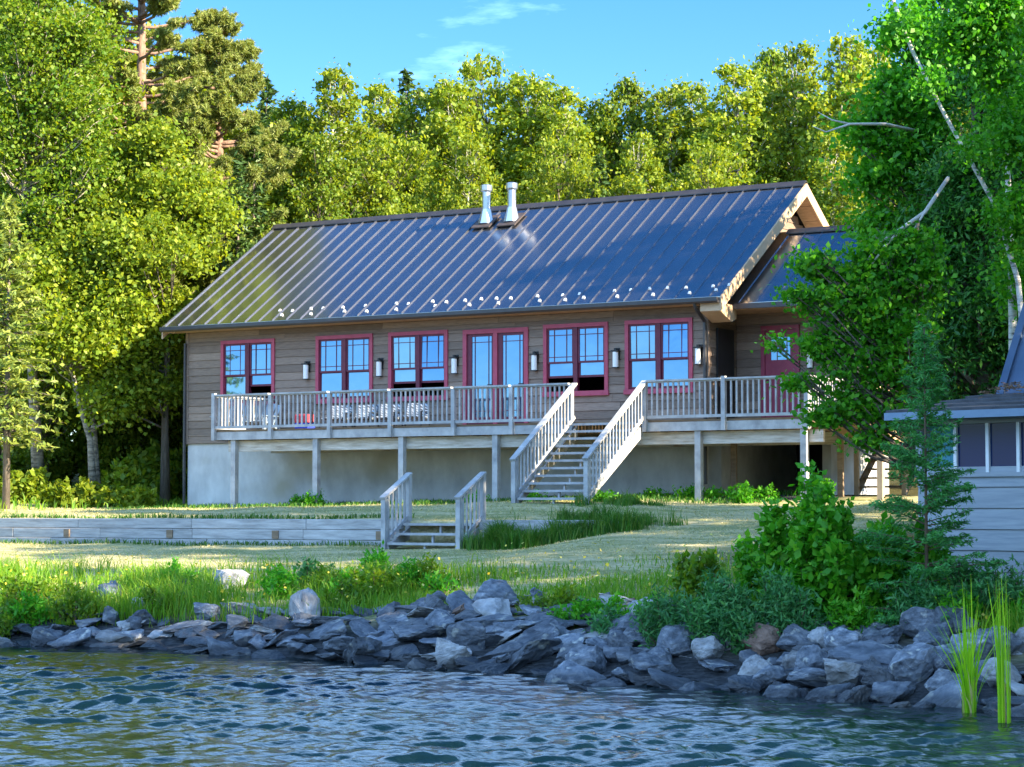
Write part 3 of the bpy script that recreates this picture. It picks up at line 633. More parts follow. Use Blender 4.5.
# ------------------------------------------------------------------ deck furniture
def chair(name, label, u, v, rot, m, group=None, kind='sling'):
    c = thing(name, label, 'chair', (u, v, ZF), 0, group); c.rotation_euler = (0, 0, rot)
    c['ox'] = [0, 0, 0]; c.scale = (1, 1, .60 if kind == 'sling' else .64)
    if kind == 'sling':
        mb = MB(); mb.hexa([(-.27, -.26, .40), (.27, -.26, .40), (.27, .24, .36), (-.27, .24, .36), (-.27, -.26, .47), (.27, -.26, .47), (.27, .24, .43), (-.27, .24, .43)]); mb.build('seat', m, c, bevel=.02)
        mb = MB(); mb.hexa([(-.27, .20, .40), (.27, .20, .40), (.27, .29, .40), (-.27, .29, .40), (-.26, .36, .98), (.26, .36, .98), (.26, .43, .97), (-.26, .43, .97)]); mb.build('backrest', m, c, bevel=.02)
        for x in (-.29, .29):
            for y, yb in ((-.25, -.27), (.25, .32)):
                mb = MB(); mb.bar((x, y, .60 if y < 0 else .45), (x, yb, 0), .03, .03, (0, 1, 0)); mb.build('leg', M['black'], c)
            mb = MB(); mb.box(x-.035, x+.035, -.28, .30, .605, .635); mb.build('armrest', M['black'], c)
    else:
        mb = MB()
        for i in range(5): mb.bar((-.24+i*.12, -.28, .38), (-.24+i*.12, .2, .30), .10, .02)
        mb.build('seat', m, c)
        mb = MB()
        for i in range(5): mb.bar((-.24+i*.12, .18, .28), (-.28+i*.14, .52, 1.02+.05*(2-abs(i-2))), .10, .02, (0, 1, 0))
        mb.build('backrest', m, c)
        for x in (-.32, .32):
            mb = MB(); mb.bar((x, -.30, .56), (x, -.32, 0), .05, .10, (0, 1, 0)); mb.build('leg', m, c)
            mb = MB(); mb.bar((x, -.2, .36), (x, .62, 0), .04, .10); mb.build('leg', m, c)
            mb = MB(); mb.box(x-.07, x+.07, -.38, .40, .565, .587); mb.build('armrest', m, c)
    return c
ZL = ['zebra patterned deck chair below the left half of the second window', 'zebra patterned deck chair below the right half of the second window', 'zebra patterned deck chair at the left edge of the third window', 'zebra patterned deck chair below the third window, nearest the french doors']
for px, lb in zip((336, 362, 386, 413), ZL):
    u = onv(px, 415, -.95)[0]; chair('deck_chair', lb, u, -.95, .25, M['zebra'], 'zebra patterned chairs on the deck')
for px, lb in ((232, 'grey-blue slatted garden chair at the left end of the deck railing'), (259, 'grey-blue slatted garden chair behind the second railing post, below the first window')):
    u = onv(px, 412, -.9)[0]; chair('garden_chair', lb, u, -.9, .15, M['greyblue'], 'slatted garden chairs on the deck', 'slat')
u = float(onv(305, 412, -.95)[0])
c = thing('cooler', 'small red and blue picnic cooler on the deck between the first two windows', 'cooler', (u, -.95, ZF))
mb = MB(); mb.box(u-.19, u+.19, -1.10, -.80, ZF, ZF+.18); mb.build('body', M['bluecloth'], c, bevel=.02)
mb = MB(); mb.box(u-.195, u+.195, -1.105, -.795, ZF+.182, ZF+.38); mb.build('lid', M['redcloth'], c, bevel=.03)
mb = MB(); mb.bar((u-.21, -.95, ZF+.2), (u-.21, -.95, ZF+.42), .02, .04); mb.bar((u+.21, -.95, ZF+.2), (u+.21, -.95, ZF+.42), .02, .04); mb.bar((u-.22, -.95, ZF+.43), (u+.22, -.95, ZF+.43), .03, .03); mb.build('handle', M['black'], c)

# ------------------------------------------------------------------ cottage at the right
cot = thing('boathouse', 'pale boarded waterside cottage with dark windows at the right edge', 'cottage', (24.9, -15.5, 1.2), R(-13.7))
cot['ox'] = [0, 0, 1.2]
def CB(mb, name, m, parent=cot, **k): return mb.build(name, m, parent, **k)
mb = MB(); z = .95; i = 0
while z < 2.36:
    mb.hexa([(0, -.025, z), (6.5, -.025, z), (6.5, .1, z), (0, .1, z), (0, -.008, z+.252), (6.5, -.008, z+.252), (6.5, .1, z+.252), (0, .1, z+.252)]); z += .262
mb.box(0, 6.5, .02, .1, .9, 2.38)
CB(mb, 'front_wall', M['cot_board'])
mb = MB(); mb.box(0, .1, .101, 6, .9, 3.2); mb.box(6.4, 6.5, .101, 6, .9, 3.2); mb.box(0, 6.5, 5.9, 6, .9, 3.2); CB(mb, 'side_wall', M['cot_board'])
mb = MB(); mb.box(.11, 6.39, .11, 5.89, 1.2, 1.25); mb.box(.11, 6.39, 1.4, 1.45, 1.25, 3.2); CB(mb, 'interior_floor', M['dark'])
mb = MB(); mb.box(-.03, 6.53, -.05, .1, 2.385, 2.44); CB(mb, 'sill', M['cot_board'])
mb = MB(); mb.box(0, 6.5, -.02, .1, 3.05, 3.2); CB(mb, 'header', M['cot_board'])
mb = MB(); mb.box(-.02, .07, -.03, .1, 2.44, 3.05); CB(mb, 'corner_post', M['cot_board'])
xs = [.07, .59, 1.06, 1.50, 2.0, 2.5, 3.0, 3.5, 4.0, 4.5, 5.0, 5.5, 6.0, 6.45]
for i, (a, b) in enumerate(zip(xs[:-1], xs[1:])):
    mb = MB(); mb.box(b-.045, b, -.03, .06, 2.44, 3.05); w = CB(mb, 'window', M['white'])
    mb = MB(); mb.box(a+.001, b-.046, .01, .016, 2.445, 3.045)
    if i: CB(mb, 'pane', M['darkglass'], w)
    mb = MB(); k = 14
    for j in range(k):
        x0 = a+(b-a-.05)*j/k; mb.hexa([(x0, .10+.02*(j % 2), 2.45), (x0+(b-a)/k, .12-.02*(j % 2), 2.45), (x0+(b-a)/k, .125-.02*(j % 2), 2.45), (x0, .105+.02*(j % 2), 2.45), (x0, .10+.02*(j % 2), 3.04), (x0+(b-a)/k, .12-.02*(j % 2), 3.04), (x0+(b-a)/k, .125-.02*(j % 2), 3.04), (x0, .105+.02*(j % 2), 3.04)])
    if i == 0: CB(mb, 'curtain', M['teal'], w)
mb = MB(); mb.hexa([(-.22, -.38, 3.10), (6.8, -.38, 3.10), (6.8, 2.1, 3.44), (-.22, 2.1, 3.44), (-.22, -.38, 3.19), (6.8, -.38, 3.19), (6.8, 2.1, 3.53), (-.22, 2.1, 3.53)]); proof = CB(mb, 'porch_roof', M['cot_roof'])
mb = MB()
for i in range(4): mb.hexa([(-.24, -.36+i*.6, 3.20+i*.082), (6.8, -.36+i*.6, 3.20+i*.082), (6.8, .20+i*.6, 3.277+i*.082), (-.24, .20+i*.6, 3.277+i*.082), (-.24, -.36+i*.6, 3.235+i*.082), (6.8, -.36+i*.6, 3.235+i*.082), (6.8, .20+i*.6, 3.282+i*.082), (-.24, .20+i*.6, 3.282+i*.082)])
CB(mb, 'roofing_sheet', M['cot_roof'], proof)
mb = MB(); mb.box(-.225, 6.8, -.42, -.383, 3.105, 3.20); CB(mb, 'fascia', M['cot_trim'])
mb = MB(); mb.hexa([(-.12, 2.1, 3.40), (6.7, 2.1, 3.40), (6.7, 3.6, 4.75), (-.62, 3.6, 4.75), (-.12, 2.1, 3.48), (6.7, 2.1, 3.48), (6.7, 3.6, 4.83), (-.62, 3.6, 4.83)])
mb.hexa([(-.62, 3.61, 4.75), (6.7, 3.61, 4.75), (6.7, 6.3, 3.2), (-.62, 6.3, 3.2), (-.62, 3.61, 4.83), (6.7, 3.61, 4.83), (6.7, 6.3, 3.28), (-.62, 6.3, 3.28)])
mroof = CB(mb, 'roof', M['blueroof'])
mb = MB(); mb.bar((-.12, 2.08, 3.50), (-.62, 3.6, 4.86), .10, .06); CB(mb, 'roof_edge', M['blueroof'], mroof)
mb = MB()
for i in range(7): mb.bar((.35+i*.5, 2.1, 3.51), (.05+i*.5, 3.58, 4.84), .03, .04)
CB(mb, 'seam', M['blueroof'], mroof)
lr = np.random.default_rng(8); n = 700
mb = MB()
for i in range(n):
    x = lr.uniform(.0, 4); y = 2.1-abs(lr.normal(0, .42)); z = 3.27+.137*(y+.38)+lr.uniform(0, .10)*max(0, 1-(2.1-y)/.9)
    a = lr.uniform(0, 6.28); l_ = lr.uniform(.04, .12); mb.bar((x, y, z), (x+l_*math.cos(a), y+l_*math.sin(a), z+lr.uniform(-.02, .03)), .016, .008)
tag(CB(mb, 'needle_litter', M['litter'], proof), kind='stuff')

# ------------------------------------------------------------------ leaves, trees
def norm(a): return a/np.maximum(np.linalg.norm(a, axis=-1, keepdims=True), 1e-6)
def leaf_mesh(name, C, Ln, W, m, parent, rg, up=.5, axis=None, jit=.5, out=None, ang=.35):
    """rhombic leaves: C centres, axis = preferred direction of the midrib"""
    n = len(C); nr = rg.normal(size=(n, 3)); nr[:, 2] += up
    if out is not None: nr += out
    nr = norm(nr)
    ax = rg.normal(size=(n, 3)) if axis is None else norm(axis)+ang*rg.normal(size=(n, 3))
    ax = norm(ax-nr*(ax*nr).sum(-1, keepdims=True)); bx = np.cross(nr, ax)
    s = rg.uniform(1-jit, 1+jit, size=(n, 1)); l_ = Ln*s/2; w = W*s/2
    V4 = np.stack([C-ax*l_, C-ax*l_*.15+bx*w, C+ax*l_, C-ax*l_*.15-bx*w], 1).reshape(-1, 3)
    return np_mesh(name, V4, np.arange(4*n), 4, m, parent)
def clump_leaves(cl, total, rg, flat=.75):
    """cl: (n,4) x,y,z,r ; leaves per clump by surface"""
    w = cl[:, 3]**2; cnt = rg.multinomial(total, w/w.sum())
    idx = np.repeat(np.arange(len(cl)), cnt)
    p = np.clip(rg.normal(size=(total, 3)), -2.1, 2.1)*np.where(rg.random((total, 1)) < .32, 1.15, .55)*cl[idx, 3:4]*np.array([1, 1, flat])
    return cl[idx, :3]+p, p/np.maximum(cl[idx, 3:4], 1e-3)
def trunk_at(tp, z):
    zs = [p[2] for p in tp]; return np.array([np.interp(z, zs, [p[i] for p in tp]) for i in range(3)])
def make_tree(name, label, cat, group, trunk, r0, cl, nleaf, Ln, W, bark, leaf, seed, branches=.6, rise=.55, flat=.75, loc=(0, 0, 0), up=.5, zmin=1.0, rtop=.03):
    rg = np.random.default_rng(seed); rn = random.Random(seed)
    t_ = thing(name, label, cat, (0, 0, 0), 0, group); t_.location = loc
    H = trunk[-1][2]
    mb = MB(); mb.tube(trunk, [max(rtop, r0*(1-.86*p[2]/H)) if i else r0*1.25 for i, p in enumerate(trunk)], 9)
    for c in cl:
        if rn.random() > branches: continue
        dh = math.hypot(c[0], c[1]); za = max(zmin, min(H*.97, c[2]-dh*rise-.1)); a = trunk_at(trunk, za)
        b = np.array(c[:3]); mid = a*.5+b*.5+np.array([rn.uniform(-.15, .15), rn.uniform(-.15, .15), -.10*dh])
        ra = max(.012, r0*(1-.86*za/H)*.42)
        mb.tube([a, mid, b], [ra, ra*.6, .010], 5)
        for k in range(2):
            e = b+np.array([rn.uniform(-1, 1), rn.uniform(-1, 1), rn.uniform(-.3, .8)])*c[3]; mb.tube([mid*.4+b*.6, e], [ra*.4, .006], 4)
    mb.build('trunk', bark, t_, smooth=True, shift=False)
    P, o = clump_leaves(np.array(cl), nleaf, rg, flat)
    leaf_mesh('crown', P, Ln, W, leaf, t_, rg, up=up, out=o*.3)
    return t_
def profile_clumps(rg, H, base, Rm, n, kind='aspen', rc=(.35, .6)):
    out = []; ph = rg.uniform(0, 6.28, 3)
    for i in range(n):
        t_ = rg.uniform(0, 1)**.85
        if kind == 'aspen': pr = (math.sin(math.pi*min(1, t_*.82+.15)))**.75
        elif kind == 'round': pr = (math.sin(math.pi*min(1, t_*.80+.17)))**.5
        else: pr = 1-t_*.9
        a = rg.uniform(0, 2*math.pi); lob = 1+.28*math.sin(2*a+ph[0]+t_*4)+.2*math.sin(3*a+ph[1]-t_*7)
        r = Rm*pr*lob*math.sqrt(rg.uniform(.12, 1)); out.append((r*math.cos(a), r*math.sin(a), base+(H-base)*t_, rg.uniform(*rc)*(1.15-.70*t_)))
    return out
def bend_trunk(rg, H, k=6, amp=.25, lean=(0, 0)):
    return [(lean[0]*i/k+rg.normal(0, amp*.4)*(i > 0), lean[1]*i/k+rg.normal(0, amp*.4)*(i > 0), H*i/k) for i in range(k+1)]
def spruce_tree(name, label, cat, group, H, Rm, seed, leaf, bark, loc, z0=.08, dz=.30, nb=7, spr=26, Ln=.24, W=.075, droop=.22, power=.8, up=.6, r0=None):
    rg = np.random.default_rng(seed); t_ = thing(name, label, cat, (0, 0, 0), 0, group); t_.location = loc
    mb = MB(); r0 = r0 or H*.013; mb.tube([(0, 0, -.1), (0, 0, H*.5), (0, 0, H)], [r0, r0*.55, .008], 8)
    C = []; A = []; z = H*z0
    while z < H*.985:
        t0 = z/H; ln0 = Rm*(1-t0)**power
        for k in range(nb):
            if rg.random() < .08: continue
            a = rg.uniform(0, 6.28); ln = ln0*rg.uniform(.6, 1.12)+.06; d = np.array([math.cos(a), math.sin(a), 0])
            rise = rg.uniform(.0, .25)+.35*t0; zz = z+rg.uniform(-.5, .5)*dz
            f = np.linspace(0, 1, 5); pts = np.array([0, 0, zz])+d*ln*f[:, None]+np.array([0, 0, 1])*(rise*ln*f-droop*ln*f*f*2*(1-t0))[:, None]
            mb.tube(pts[[0, 2, 4]], [max(.006, ln*.014), max(.004, ln*.009), .003], 4)
            m = max(5, int(spr*ln*1.0)); ff = rg.uniform(.12, 1.02, m)**.8
            c = np.stack([np.interp(ff, f, pts[:, i]) for i in range(3)], -1)
            sd = np.cross(d, [0, 0, 1]); sg = rg.choice([-1, 1], m)[:, None]; off = rg.uniform(.15, 1, (m, 1))*.38*ln*(1.08-ff[:, None])*.9
            c = c+sd*sg*off*.8+np.array([0, 0, -1])*off*.18+rg.normal(0, .02, (m, 3))
            C.append(c); A.append(d[None]+sd*sg*.8+np.array([0, 0, -.25])+rg.normal(0, .25, (m, 3)))
        z += dz*(1.05-.55*t0)
    C = np.concatenate(C); A = np.concatenate(A)
    mb.build('trunk', bark, t_, smooth=True, shift=False); leaf_mesh('crown', C, Ln, W, leaf, t_, rg, up=up*2, axis=A, ang=.3)
    return t_
def pine_tree(name, label, cat, H, seed, loc, Rm=3.4, z0=.35, nbr=70, leaf=None, tuft=34):
    rg = np.random.default_rng(seed); t_ = thing(name, label, cat, (0, 0, 0)); t_.location = loc
    mb = MB(); mb.tube([(0, 0, -.1), (.1, 0, H*.4), (0, .08, H*.75), (0, 0, H)], [.26, .20, .11, .02], 10); C = []; A = []
    for i in range(nbr):
        z = H*(z0+(1-z0)*rg.uniform(0, 1)**.9); t0 = (z/H-z0)/(1-z0); ln = Rm*(1-.75*t0**1.6)*rg.uniform(.55, 1.1)*(1 if t0 > .12 else .8)
        a = rg.uniform(0, 6.28); d = np.array([math.cos(a), math.sin(a), 0]); f = np.linspace(0, 1, 6)
        pts = np.array([0, 0, z])+d*ln*f[:, None]+np.array([0, 0, 1])*(ln*(.05*f+.28*f*f))[:, None]+rg.normal(0, .05, (6, 3))*f[:, None]
        mb.tube(pts, [.045*(1-.8*q)+.008 for q in f], 5)
        for k in range(int(12+ln*7)):
            q = rg.uniform(.35, 1); p = np.array([np.interp(q, f, pts[:, j]) for j in range(3)])
            dd = norm(d+.9*np.cross(d, [0, 0, 1])*rg.choice([-1, 1])*rg.uniform(.2, 1)+np.array([0, 0, rg.uniform(.05, .5)])); e = p+dd*rg.uniform(.2, .75)*(1.25-q)
            mb.tube([p, e], [.012, .006], 3, cap=False)
            for e2 in (e, e*.55+p*.45+rg.normal(0, .05, 3)):
                nd = norm(rg.normal(size=(tuft, 3))+dd*1.0+np.array([0, 0, .55])); C.append(e2+nd*.085); A.append(nd)
    C = np.concatenate(C); A = np.concatenate(A)
    mb.build('trunk', M['pinebark'], t_, smooth=True, shift=False); leaf_mesh('crown', C, .20, .030, leaf or M['lf_pine'], t_, rg, up=.2, axis=A, ang=.05, jit=.2)
    return t_
def base_at(px, D):
    P = atD(px, 508, D); return P[0], P[1], g(P[0], P[1])-.05
def top_h(px, py, D, zb): return atD(px, py, D)[2]-zb
LEAN = 0
# ---- prototypes of far broadleaf trees (unit design height 14 m), first one placed for real and the rest copied
protos = {}
def proto(kind, seed, group):
    rg = np.random.default_rng(seed); H = 14.0
    if kind == 'aspen': return make_tree('aspen_tree', 'x', 'tree', group, bend_trunk(rg, 12.6, 7, .3), .13, profile_clumps(rg, H, 3.8, 1.95, 200, 'aspen', (.24, .55)), 32000, .145, .10, M['birch'], M['lf_aspen'], seed, .7)
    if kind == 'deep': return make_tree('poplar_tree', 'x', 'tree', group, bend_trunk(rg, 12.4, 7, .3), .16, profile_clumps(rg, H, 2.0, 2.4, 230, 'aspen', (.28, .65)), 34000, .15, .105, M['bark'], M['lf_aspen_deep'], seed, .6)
    if kind == 'broad': return make_tree('maple_tree', 'x', 'tree', group, bend_trunk(rg, 12.2, 7, .3), .18, profile_clumps(rg, H, 2.2, 3.0, 260, 'round', (.3, .7)), 40000, .155, .115, M['bark'], M['lf_maple'], seed, .6)
NP = {'aspen': (21, 22, 23), 'deep': (31, 32), 'broad': (41, 42)}
prot = {}
def place_tree(kind, px, D, top, group, rot=None, wid=1.0):
    """returns a tree whose top reaches picture row `top` when seen from the photo's spot"""
    rr = random.Random(int(px*13+D*7)); seeds = NP[kind]; sd = seeds[rr.randrange(len(seeds))]
    x, y, z = base_at(px, D); h = top_h(px, top, D, z); s = h/14.3; sw = s*wid
    rot = rr.uniform(0, 6.28) if rot is None else rot
    if (kind, sd) not in prot:
        o = proto(kind, sd, group); prot[(kind, sd)] = o; o.location = (x, y, z); o.rotation_euler = (0, 0, rot); o.scale = (sw, sw, s); o['group'] = group
    else: o = copy_thing(prot[(kind, sd)], (x, y, z), rot, (sw, sw, s), None, group)
    return o
ORD = ['leftmost', 'second from left', 'third from left', 'fourth from left', 'fifth from left', 'sixth from left', 'seventh from left', 'eighth from left', 'ninth from left', 'tenth from left',
       'eleventh from left', 'twelfth from left', 'thirteenth from left', 'fourteenth from left', 'fifteenth from left', 'sixteenth from left', 'seventeenth from left', 'eighteenth from left', 'nineteenth from left', 'twentieth from left']
def order_labels(items, phrase):
    """items: (object, px); label each by its place in the row"""
    for k, (o, _) in enumerate(sorted(items, key=lambda i: i[1])):
        o['label'] = (ORD[k] if k < len(ORD) else 'one')+' of '+phrase
# front row behind the house
rows = {}
for kind, px, D, top, wid in (
    ('deep', 288, 68, 92, 1.0), ('aspen', 333, 67, 58, 1.05), ('aspen', 378, 69, 74, 1.0), ('deep', 420, 71, 82, .95), ('aspen', 452, 68, 66, 1.0), ('broad', 488, 70, 46, .85), ('aspen', 528, 69, 60, 1.1), ('aspen', 562, 68, 76, 1.05), ('aspen', 596, 70, 88, 1.0),
    ('deep', 632, 69, 70, .8), ('aspen', 668, 68, 78, 1.0), ('aspen', 694, 69, 70, .95), ('aspen', 742, 67, 52, 1.0), ('deep', 776, 70, 40, .75), ('aspen', 798, 68, 32, .85), ('aspen', 852, 66, 22, .95), ('aspen', 880, 68, 30, 1.0), ('broad', 715, 64, 132, .8), ('broad', 560, 64, 128, .8), ('broad', 395, 65, 125, .8), ('aspen', 835, 62, 120, 1.0), ('deep', 905, 64, 60, .9), ('aspen', 640, 64, 122, .9), ('deep', 318, 64, 128, .8), ('aspen', 470, 64, 130, .9)):
    o = place_tree(kind, px, D, top, 'sunlit trees behind the roof', wid=wid); rows.setdefault(kind, []).append((o, px+(.5 if D < 66 else 0)))
order_labels(rows['aspen'], 'the pale-trunked aspens behind the house roof')
order_labels(rows['deep'], 'the deep green poplars behind the house roof')
order_labels(rows['broad'], 'the broad yellow-green maples behind the house roof')
# rear rows closing the wood
back = []
rr = random.Random(77)
for i in range(26):
    px = -60+i*45+rr.uniform(-14, 14); D = rr.uniform(78, 96); top = np.interp(px, [-60, 200, 300, 480, 560, 620, 700, 820, 1100], [40, 60, 125, 95, 112, 112, 108, 95, 40])+rr.uniform(-5, 14)
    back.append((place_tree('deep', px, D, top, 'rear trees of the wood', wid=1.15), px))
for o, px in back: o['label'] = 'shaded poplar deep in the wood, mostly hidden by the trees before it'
# conifers between them
sp_items = []
spA = None
for px, D, top in ((264, 72, 72), (300, 73, 100), (405, 74, 64), (432, 75, 84), (612, 72, 108), (600, 63, 150), (252, 63, 120), (236, 60, 150)):
    x, y, z = base_at(px, D); h = top_h(px, top, D, z)
    if spA is None:
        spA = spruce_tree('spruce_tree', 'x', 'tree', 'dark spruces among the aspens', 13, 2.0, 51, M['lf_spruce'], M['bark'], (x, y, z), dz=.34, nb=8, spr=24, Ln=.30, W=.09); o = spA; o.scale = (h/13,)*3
    else: o = copy_thing(spA, (x, y, z), px*.7, h/13)
    sp_items.append((o, px))
order_labels(sp_items, 'the dark spruces among the aspens behind the house')
# ---- left group
x, y, z = base_at(135, 61)
pine_tree('red_pine', 'tall red pine with reddish trunk above the trees left of the house', 'tree', 18.3, 61, (x, y, z), 3.4, .34, 125)
x, y, z = base_at(215, 63)
p2 = pine_tree('red_pine', 'olive red pine with bare lower limbs just left of the roof end', 'tree', 13.6, 62, (x, y, z), 3.0, .22, 120)
def blob_tree(name, label, base_px, D, trunk_px, blobs, nleaf, Ln, W, bark, leaf, seed, r0=.15, cat='tree', group=None, rc=(.28, .5), dens=1.0, branches=.55, flat=.75, depth=1.0, up=.5):
    """crown envelopes given as (bearing, height row, half width, half height, distance offset): real ellipsoids in space"""
    rg = np.random.default_rng(seed); x, y, z = base_at(base_px, D); O = np.array([x, y, z]); cl = []
    for b in blobs:
        px, py, rx, ry = b[:4]; dd = D+(b[4] if len(b) > 4 else 0); c = atD(px, py, dd)-O; s = dd/FPX; a, h = rx*s, ry*s; dp = max(.5, (a+h)/2)*depth
        n = max(3, int(dens*7*(a*h*dp)**(2/3)/.16/ (rc[1]/.5)**2))
        for i in range(n):
            q = norm(rg.normal(size=(1, 3)))[0]*rg.uniform(.1, 1)**.4
            r_ = rg.uniform(*rc); k = np.array([max(.1, a-r_*.6), max(.1, dp-r_*.6), max(.1, h-r_*.6)])
            w = q*k; cl.append((*(c+_rt*w[0]+np.array([_fw[0], _fw[1], 0])*w[1]+np.array([0, 0, 1])*w[2]), r_))
    tp = [np.array([0, 0, -.05])]+[atD(p[0], p[1], D)-O for p in trunk_px]; tp = [tuple(p) for p in tp]
    return make_tree(name, label, cat, group, tp, r0, cl, nleaf, Ln, W, bark, leaf, seed, branches, loc=(x, y, z), flat=flat, up=up)
blob_tree('maple_tree', 'yellow-green maple whose crown touches the left end of the roof', 165, 57, [(165, 420), (168, 330), (165, 240), (160, 170)],
          [(176, 195, 56, 40), (140, 172, 44, 40, 1), (192, 246, 34, 34), (150, 250, 55, 40, -1), (112, 225, 38, 40), (168, 305, 36, 28), (138, 330, 45, 30), (160, 140, 30, 24), (214, 215, 24, 26), (160, 390, 28, 24), (105, 300, 34, 30, 1), (110, 380, 30, 24)], 50000, .115, .08, M['bark'], M['lf_maple'], 71, .12, rc=(.14, .42), dens=1.5, flat=.6, branches=.12)
blob_tree('birch_tree', 'big green birch filling the top left corner with a white upper trunk', 40, 57, [(30, 330), (24, 200), (28, 60), (30, -60)],
          [(30, 40, 60, 60), (70, 110, 50, 60), (10, 130, 40, 60), (85, 40, 35, 45), (60, 200, 50, 50), (10, 230, 30, 40), (95, 180, 30, 40), (40, -40, 60, 50), (100, 260, 35, 40), (50, 280, 40, 40)], 62000, .10, .075, M['birchdim'], M['lf_birch'], 72, .15, rc=(.2, .5), flat=.6, dens=1.1)
blob_tree('birch_tree', 'leaning mottled birch with a forked pale base, left of the house', 94, 56, [(90, 440), (78, 400), (68, 350), (62, 270)],
          [(60, 330, 45, 40), (100, 340, 40, 40), (40, 280, 40, 40), (110, 400, 30, 26), (120, 300, 30, 30)], 22000, .12, .09, M['birchdim'], M['lf_maple'], 73, .10, rc=(.3, .55))
blob_tree('birch_tree', 'upright pale birch trunk beside the leaning one, left of the house', 98, 56.6, [(94, 430), (90, 380), (92, 320), (95, 250)],
          [(110, 300, 35, 40), (85, 250, 40, 40), (130, 370, 28, 30)], 15000, .12, .09, M['birchdim'], M['lf_maple'], 74, .10, rc=(.3, .55))
x, y, z = base_at(6, 52.5)
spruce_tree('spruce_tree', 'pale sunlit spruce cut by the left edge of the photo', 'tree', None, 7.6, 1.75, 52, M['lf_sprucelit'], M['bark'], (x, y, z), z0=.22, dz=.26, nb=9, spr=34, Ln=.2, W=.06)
lt = []
for kind, px, D, top, wid in (('broad', 60, 62, -40, 1.1), ('deep', 10, 64, -60, 1.1), ('deep', 130, 66, 60, 1.0), ('aspen', 180, 66, 40, 1.2), ('deep', 205, 70, 60, 1.0), ('broad', 90, 68, 0, 1.0), ('deep', -40, 60, -60, 1.0), ('aspen', 245, 68, 105, 1.0), ('deep', 110, 60, 150, .8), ('deep', 150, 62, 230, .9), ('deep', 45, 59, 180, .8), ('deep', 200, 62, 260, .9)):
    o = place_tree(kind, px, D, top, 'trees of the wood left of the house', wid=wid); lt.append((o, px))
order_labels(lt, 'the broadleaf trees standing in the wood left of the house')
# ---- right group
blob_tree('maple_tree', 'bright green maple overhanging the right end of the deck', 925, 35, [(922, 460), (915, 380), (912, 300), (918, 220)],
          [(838, 300, 42, 40), (815, 262, 26, 20), (822, 345, 26, 26), (862, 362, 46, 40), (870, 300, 45, 48), (900, 340, 40, 60), (845, 405, 36, 24), (890, 410, 40, 30), (880, 250, 38, 28), (920, 270, 36, 48), (868, 440, 26, 14), (800, 382, 18, 12), (775, 342, 9, 6), (800, 296, 22, 12), (822, 418, 22, 14)], 21000, .09, .065, M['bark'], M['lf_green'], 81, .08, rc=(.09, .24), dens=1.35, branches=.22, depth=.9, flat=.5)
blob_tree('cedar_tree', 'dark green cedar massed behind the cottage roof', 985, 38.5, [(985, 400), (980, 250), (975, 100), (970, -30)],
          [(985, 300, 55, 80), (950, 330, 36, 60), (1020, 330, 50, 60), (960, 200, 46, 70), (1000, 180, 50, 80), (940, 400, 30, 40), (985, 60, 40, 70), (1030, 80, 50, 90), (930, 250, 34, 44), (1010, 400, 40, 30)], 64000, .13, .04, M['bark'], M['lf_cedar'], 82, .2, rc=(.25, .5), dens=1.2, flat=.5)
blob_tree('maple_tree', 'leafy green maple rising over the wing roof at upper right', 955, 39.6, [(952, 420), (948, 260), (944, 130), (935, 20)],
          [(868, 128, 30, 30), (895, 95, 34, 36), (905, 165, 42, 40), (875, 180, 32, 24), (920, 40, 28, 44), (930, 110, 34, 50), (880, 222, 34, 22), (938, 190, 34, 40), (896, 30, 12, 26), (945, -20, 30, 36)], 22000, .10, .075, M['bark'], M['lf_green'], 83, .11, rc=(.15, .34), dens=1.2, branches=.3, flat=.55)
blob_tree('birch_tree', 'white-trunked birch leaning left across the upper right corner', 1034, 34.5, [(1030, 400), (1018, 280), (995, 205), (945, 115), (912, 50), (893, 0)],
          [(1000, 60, 30, 40), (1010, 140, 30, 40), (960, 40, 26, 34), (1015, 220, 28, 40), (1005, 0, 30, 40), (975, 10, 24, 30), (968, 150, 12, 12, -.5), (930, 82, 12, 10, -.5), (1000, 215, 14, 12, -.5), (905, 20, 10, 12, -.4)], 13000, .085, .06, M['birch'], M['lf_green'], 84, .075, rc=(.16, .34), branches=.0)
blob_tree('birch_tree', 'upright pale birch at the right edge above the cottage', 1016, 36.2, [(1014, 400), (1012, 280), (1008, 180), (1002, 60), (1000, -40)],
          [(1015, 100, 26, 40), (1000, 20, 30, 40), (1020, 280, 24, 36)], 7000, .09, .065, M['birch'], M['lf_green'], 85, .10, rc=(.16, .34), branches=.0)
for k, (px, D, top) in enumerate(((965, 46, 20), (1040, 44, -60), (905, 52, 120), (1000, 52, -30))):
    o = place_tree('deep', px, D, top, 'shaded trees behind the right-hand cedar', wid=1.0)
    o['label'] = ['shaded poplar behind the cedar, left of the upright birch', 'shaded poplar at the right edge behind the cedar', 'shaded poplar behind the maple over the wing roof', 'tall shaded poplar far behind the cottage'][k]
